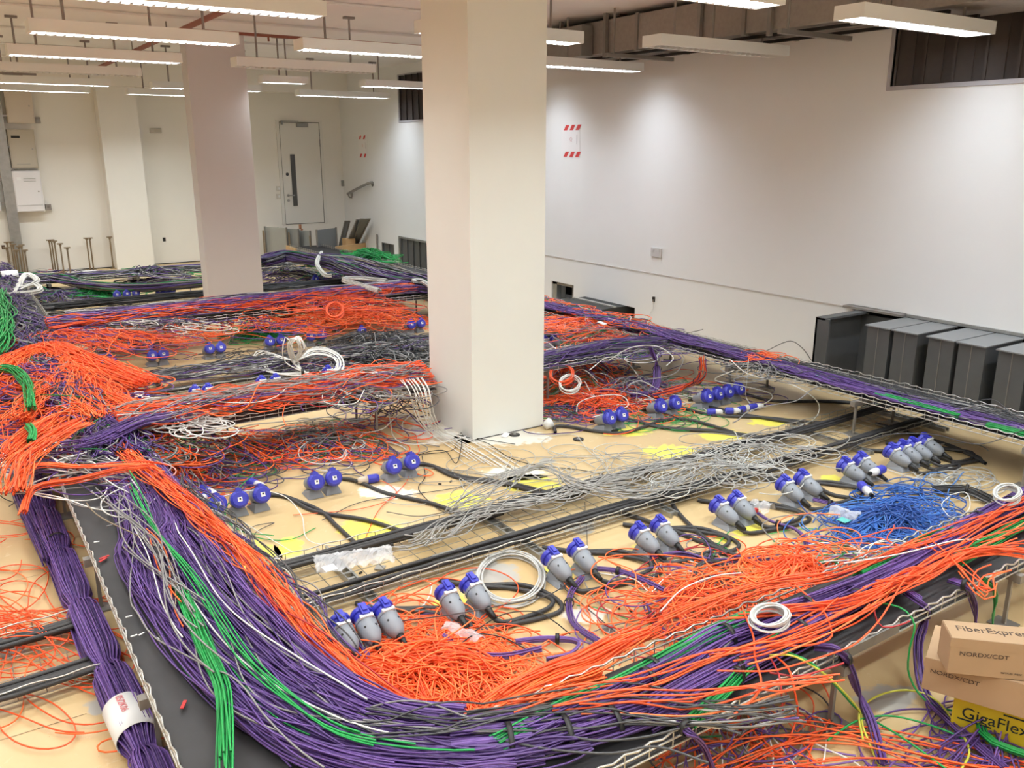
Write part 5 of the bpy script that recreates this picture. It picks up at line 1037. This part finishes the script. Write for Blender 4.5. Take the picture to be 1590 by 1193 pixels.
bundle('cable_bundle', 'flat black cable bundle on the floor beside the blue tangle', px([(1450, 765), (1500, 765), (1540, 782)], .02), 18, .07, .04, 'dark_cable', ties=(.5,), r=.004)
# ---- individually placed loose cables
def loose(label, m, r, z, pts, grp='single loose cables'):
    P, s = resample(px(pts, z), .03); P[:, 2] = np.maximum(P[:, 2], r+.001); tag(tubes('network_cable', [(P, r)], m, None, 6), label, 'cable', grp)
LC = [
 ('green cable curving below the first blue-lidded sockets', 'green_cable', .003, .01, [(345, 790), (360, 815), (400, 835), (450, 838), (490, 820)]),
 ('green cable looping round the third blue-lidded socket', 'green_cable', .003, .06, [(395, 735), (365, 765), (350, 800), (375, 825), (425, 832)]),
 ('white cable sweeping from the plugs past the yellow paint', 'white_cable', .003, .05, [(330, 775, .1), (390, 762, .14), (440, 770, .1), (468, 800, .03), (480, 840, .02), (545, 848), (620, 850)]),
 ('white wire running straight from the second blue-lidded socket to the basket', 'white_cable', .0026, .02, [(345, 790), (400, 825), (455, 858)]),
 ('grey cable ring lying over yellow paint near the left tray', 'grey_cable', .0026, .01, [(410, 870), (385, 850), (390, 820), (425, 812), (420, 815), (395, 830), (400, 860), (420, 875)]),
 ('grey cable running from the basket toward the pillar in a lazy curve', 'grey_cable', .0028, .01, [(500, 808), (560, 780), (640, 768), (720, 755), (790, 730)]),
 ('brown cable curving right of the pair with the red tag', 'dark_cable', .0028, .01, [(655, 708), (660, 740), (650, 760), (680, 790), (705, 800)]),
 ('thin orange wire falling across the floor to the basket', 'orange_cable', .0024, .01, [(640, 715), (630, 750), (590, 790), (570, 830), (560, 860)]),
 ('thin orange wire arcing near the red tag', 'orange_cable', .0024, .01, [(575, 745), (600, 750), (615, 770), (560, 790), (455, 800)]),
 ('grey cable from the basket edge across to the far left of the paint patch', 'grey_cable', .0028, .02, [(600, 795), (650, 802), (700, 795), (750, 800), (800, 810), (880, 790)]),
 ('grey cable across the floor between coil and third pair', 'grey_cable', .003, .02, [(810, 855), (850, 890), (900, 935), (960, 985)]),
 ('grey cable running over the second pair of near sockets', 'grey_cable', .003, .14, [(620, 965, .03), (700, 955, .12), (780, 940, .14), (850, 925, .05), (900, 895, .03), (930, 890)]),
 ('dark cable arcing over the looping power cables', 'dark_cable', .003, .03, [(730, 985), (780, 955), (830, 950), (860, 965), (885, 985)]),
 ('dark cable arching below the second pair', 'dark_cable', .003, .04, [(715, 1000), (740, 985), (780, 990), (820, 1010)]),
 ('dark cable arching over the near orange heap', 'dark_cable', .004, .22, [(585, 1140), (620, 1105), (655, 1095), (700, 1110), (720, 1130)]),
 ('thin vertical-looking grey wire dropping past the third pair', 'grey_cable', .0022, .02, [(908, 780), (912, 850), (905, 880)]),
 ('green cable slanting below the third pair', 'green_cable', .003, .01, [(895, 940), (930, 945), (970, 960), (985, 965)]),
 ('green cable below the fourth pair crossing the power cable', 'green_cable', .003, .02, [(1133, 825), (1115, 845), (1100, 870), (1050, 860)]),
 ('green cable curving on the floor near the blue heap', 'green_cable', .003, .01, [(1200, 840), (1230, 855), (1280, 840), (1315, 850), (1310, 870), (1265, 870), (1255, 850)]),
 ('pale green cable curling at the right of the near sockets', 'green_cable', .0028, .01, [(1190, 830), (1240, 822), (1300, 822), (1330, 815)]),
 ('white cable from the clear bag curling to the orange tangle', 'white_cable', .003, .03, [(930, 890), (985, 900), (1010, 920), (1030, 900), (1060, 885), (1090, 900), (1095, 925)]),
 ('white cable sweeping over the orange tangle', 'white_cable', .0034, .18, [(1025, 950), (1060, 915), (1110, 895), (1150, 890)]),
 ('white cable lying across the near tray at the right', 'white_cable', .0034, .40, [(1310, 875), (1400, 860), (1480, 840), (1520, 838)]),
 ('white cable ring at the side of the blue heap', 'white_cable', .003, .05, [(1470, 770), (1500, 765), (1505, 790), (1480, 805), (1462, 785), (1475, 770)]),
 ('yellow cable looping on the floor before the near tray', 'yellow_cable', .0042, .06, [(1195, 1018, .36), (1235, 1020, .36), (1290, 1055, .28), (1335, 1105, .06), (1340, 1130, .04), (1365, 1190, .02)]),
 ('yellow cable making a wide arch beside the purple drop', 'yellow_cable', .0042, .05, [(1340, 1150), (1335, 1105), (1365, 1080), (1410, 1072), (1450, 1085), (1480, 1120), (1505, 1165), (1490, 1200)]),
 ('yellow green wire end standing before the yellow box', 'yellow_cable', .003, .10, [(1520, 1075), (1533, 1095), (1540, 1100)]),
 ('green cable hanging over the near tray beside the yellow one', 'green_cable', .004, .05, [(1215, 1010, .34), (1260, 1030, .345), (1300, 1068, .2), (1335, 1105, .04), (1400, 1145), (1470, 1195)]),
 ('dark green cable arching across the bare floor in front', 'green_cable', .004, .04, [(1285, 1150), (1330, 1120), (1380, 1112), (1440, 1125), (1500, 1150), (1560, 1195)]),
 ('green cable dropping beside the cardboard boxes', 'green_cable', .004, .2, [(1360, 935, .33), (1400, 945, .34), (1420, 970, .3), (1412, 1010, .2), (1412, 1050, .1), (1440, 1090, .04), (1500, 1110, .03)]),
 ('grey cable arching over the bottom of the near tray', 'grey_cable', .004, .36, [(860, 1135), (920, 1150), (1000, 1145), (1090, 1125), (1150, 1140)]),
 ('grey cable winding near the bottom edge of the picture', 'grey_cable', .004, .36, [(780, 1150), (860, 1165), (950, 1170), (1020, 1160), (1100, 1185)]),
 ('purple loop on the floor left of the yellow box', 'purple_cable', .004, .04, [(1480, 1150), (1460, 1165), (1465, 1200)]),
 ('purple loop reaching toward the folded green bundle', 'purple_cable', .004, .05, [(1480, 1125), (1530, 1122), (1575, 1140), (1600, 1165)]),
 ('white cable curling up from the socket row at the left centre', 'white_cable', .005, .10, [(225, 640), (228, 618), (224, 605)]),
 ('tall white cable loop standing over the loose blue plugs', 'white_cable', .0034, .3, [(1140, 575, .42), (1110, 590, .3), (1155, 600, .2), (1200, 615, .1), (1165, 640, .03)]),
 ('white cable hanging from the side tray in a wide loop', 'white_cable', .004, .2, [(1135, 560, .42), (1160, 580, .38), (1195, 590, .3), (1235, 600, .3), (1270, 625, .15), (1265, 650, .03), (1225, 668, .02)]),
 ('white cable hanging from the side tray in a narrow loop', 'white_cable', .004, .2, [(1162, 560, .42), (1160, 590, .25), (1158, 615, .06), (1170, 635, .02)]),
 ('grey cable arching from the side tray over the near basket', 'grey_cable', .0032, .2, [(1590, 668, .36), (1520, 690, .3), (1450, 675, .25), (1380, 675, .2), (1335, 690, .1), (1300, 710, .09)]),
 ('pale cable arching right of the pillar over the tray', 'white_cable', .004, .4, [(945, 560, .3), (980, 540, .42), (1020, 538, .44), (1045, 555, .4), (1035, 568, .35)]),
 ('pale cable arching down right of the pillar', 'white_cable', .004, .3, [(915, 575, .3), (945, 555, .35), (975, 565, .2), (995, 590, .1), (1000, 600, .05)]),
 ('pale cable winding over the orange tangle right of the pillar', 'white_cable', .004, .12, [(895, 640), (900, 625), (930, 615), (965, 615), (975, 630), (950, 640), (920, 648)]),
 ('black wire standing near the rear wall over the side tray', 'dark_cable', .0034, .4, [(1190, 545, .34), (1225, 530, .42), (1245, 540, .4), (1260, 560, .34)]),
 ('brown cable curving on the floor behind the thick pillar foot', 'dark_cable', .0028, .01, [(600, 690), (630, 705), (700, 700), (720, 680), (800, 690)]),
 ('dark cable curving in front of the thick pillar', 'dark_cable', .003, .01, [(740, 683), (760, 690), (790, 710), (830, 722), (900, 730), (960, 742)]),
 ('dark wire loop at the foot of the thick pillar', 'dark_cable', .003, .02, [(645, 720), (655, 705), (690, 700), (708, 720), (716, 695), (716, 672)]),
 ('orange cable falling across the mat to the bottom of the picture', 'orange_cable', .004, .38, [(1155, 950), (1170, 990), (1172, 1020), (1182, 1060), (1170, 1085), (1140, 1110)]),
 ('orange cable looping on the mat right of the white coil', 'orange_cable', .004, .38, [(1230, 905), (1275, 945), (1290, 975), (1288, 992), (1250, 1003), (1190, 1002)]),
 ('orange cable running down over the near tray edge', 'orange_cable', .004, .3, [(1205, 1020, .34), (1225, 1040, .36), (1235, 1080, .3), (1238, 1110, .1), (1225, 1150, .03)]),
 ('dark red cable hanging over the near tray edge', 'red_cable', .0036, .3, [(1195, 1020, .35), (1210, 1050, .36), (1214, 1085, .3), (1216, 1110, .1)]),
 ('red cable crossing the black mat toward the boxes', 'red_cable', .0036, .34, [(1195, 1045), (1240, 1050), (1280, 1040), (1310, 1030)]),
 ('red cable making a narrow loop on the mat', 'red_cable', .0036, .34, [(1355, 935), (1362, 965), (1375, 975), (1400, 970), (1412, 965)]),
 ('orange cable looping beside the first socket of the near row', 'orange_cable', .003, .06, [(480, 1010), (500, 985), (540, 970), (600, 960), (680, 955)]),
 ('white wire with frayed end under the near basket', 'white_cable', .004, .02, [(640, 895), (665, 903), (670, 915), (662, 935), (650, 945)]),
]
for a in LC: loose(*a)
o = box('paper_note', (-.06, -.04, 0), (.06, .04, .003), PAPER); o.location = at(935, 502, .40); o.rotation_euler = (.3, .1, .6); tag(o, 'white paper note lying on the orange tangle before the wall opening', 'paper')
o = box('floor_strip', (-.25, -.04, 0), (.25, .04, .02), PAPER); o.location = at(125, 423, .03); tag(o, 'flat white strip on the floor below the row of pedestals', 'strip')
# small scatter
t = thing('plastic_bag', 'crumpled clear plastic bag with white label lying on the near basket tray', 'bag')
def film(name, p, q, wd, z, m, parent, crump=.012, nx=22, ny=10):
    a, b = np.array(at(*p, z)), np.array(at(*q, z)); d = b-a; L = np.linalg.norm(d); d /= L; n = np.array([-d[1], d[0], 0]); bm = new_bm(); g_ = []
    for j in range(ny+1):
        row = []
        for i in range(nx+1):
            e = 1-.12*math.sin(i*1.7)*(j == 0 or j == ny); row.append(bm.verts.new(a+d*(L*i/nx+random.uniform(-.006, .006))+n*((j/ny-.5)*wd*e)+np.array([0, 0, random.uniform(0, crump)+crump*1.5*math.sin(math.pi*j/ny)])))
        g_.append(row)
    for j in range(ny):
        for i in range(nx): bm.faces.new((g_[j][i], g_[j][i+1], g_[j+1][i+1], g_[j+1][i]))
    return fin(name, bm, m, parent)
film('film', (488, 880), (608, 862), .17, .11, PLAST, t, .02); c = at(512, 884, .145); o = box('label', (c[0]-.03, c[1]-.03, .15), (c[0]+.03, c[1]+.03, .152), PAPER, t)
t = thing('plastic_bag', 'clear plastic sleeve with fittings beside the first looping power cable', 'bag'); film('film', (695, 975), (745, 1000), .09, .012, PLAST, t, .016, 10, 6)
t = thing('plastic_bag', 'small clear bag with red cap on the cables by the fifth near pair', 'bag'); film('film', (1168, 790), (1198, 800), .1, .03, PLAST, t, .03, 8, 6)
o = box('red_cap', (0, 0, 0), (.03, .02, .02), mat('red_plastic', (.5, .03, .03), .4)); o.location = at(1172, 797, .06); tag(o, 'small red plastic cap beside the small clear bag', 'cap')
t = thing('plastic_bag', 'clear bag with teal tape left of the blue heap', 'bag'); film('film', (1290, 800), (1335, 812), .12, .03, PLAST, t, .03, 8, 6); c = at(1310, 808, .07); box('tape', (c[0]-.03, c[1]-.03, .07), (c[0]+.03, c[1]+.03, .072), mat('teal_tape', (.10, .45, .42), .5), t)
for i, (x, y, w_, l_, m_, lab) in enumerate([(945, 978, .07, .06, GALV, 'small bent steel plate on the floor left of the orange tangle'), (785, 676, .10, .05, PAPER, 'crumpled white paper at the right foot of the thick pillar'), (590, 882, .05, .05, mat('grey_tile', (.35, .34, .32), .6), 'small grey plate on the floor inside the near basket')]):
    o = box('scrap_plate', (-w_/2, -l_/2, 0), (w_/2, l_/2, .004), m_); o.location = at(x, y, .004); o.rotation_euler = (.05, 0, random.random()); tag(o, lab, 'scrap')
t = thing('white_cup', 'crumpled translucent cup at the right foot of the thick pillar', 'cup'); bm = new_bm(); lathe(bm, [(0, .03), (.06, .042)], 14, Matrix.Translation(at(846, 662, .03)) @ Matrix.Rotation(1.2, 4, 'Y')); fin('cup_wall', bm, WHITEP, t, True)
for x, y, lab in ((799, 676, 'flat black rubber disc at the foot of the thick pillar'), (898, 683, 'black rubber disc on the floor before the first right sockets'), (953, 668, 'black rubber disc just below the first right sockets')):
    t = thing('rubber_disc', lab, 'disc', at(x, y, .001)); bm = new_bm(); lathe(bm, [(0, .04), (.008, .04), (.009, .034)], 24); fin('disc', bm, BLACK, t); bm = new_bm(); lathe(bm, [(.009, .012), (.012, .010)], 12); fin('centre', bm, CHROME, t)
scr = [(560, 890), (700, 905), (1085, 860), (980, 950), (1010, 955), (1000, 935), (950, 930), (960, 945), (1022, 962), (1245, 700), (1295, 700), (1310, 690), (1000, 840), (815, 960), (1450, 760), (340, 865), (640, 890), (1265, 795), (1235, 860), (1260, 868), (1275, 882), (700, 748), (683, 752), (550, 700)]
bits = thing('floor_debris', 'small dark screws and clips scattered on the bare floor around the sockets', 'debris'); bits['kind'] = 'stuff'
bm = new_bm()
for x, y in scr:
    c = at(x, y, .004); a = random.random()*3; M = Matrix.Translation(c) @ Matrix.Rotation(a, 4, 'Z'); bx(bm, (-.010, -.004, -.003), (.010, .004, .006), M)
o = fin('clips', bm, BLACK, bits); o['kind'] = 'stuff'
bm = new_bm()
for x, y in [(430, 868), (575, 850), (235, 870), (150, 842), (305, 1035), (385, 950), (280, 1012), (200, 958), (208, 988), (220, 985), (245, 992), (510, 722), (860, 925), (1010, 1015), (1455, 1165), (1462, 1180), (1268, 987), (660, 1125), (430, 1068), (478, 1085)]:
    c = at(x, y, .30 if x < 480 and y > 820 else .006); M = Matrix.Translation(c) @ Matrix.Rotation(random.random()*3, 4, 'Z'); bx(bm, (-.012, -.003, 0), (.012, .003, .003), M)
o = fin('paper_scraps', bm, PAPER, bits); o['kind'] = 'stuff'
bm = new_bm()
for x, y in ((162, 866), (285, 1095), (160, 870)):
    c = at(x, y, .298); bm2 = Matrix.Translation(c) @ Matrix.Rotation(random.random()*3, 4, 'Z'); bx(bm, (-.022, -.006, 0), (.022, .006, .003), bm2)
o = fin('red_scraps', bm, mat('red_paint', (.5, .03, .03), .6), bits); o['kind'] = 'stuff'
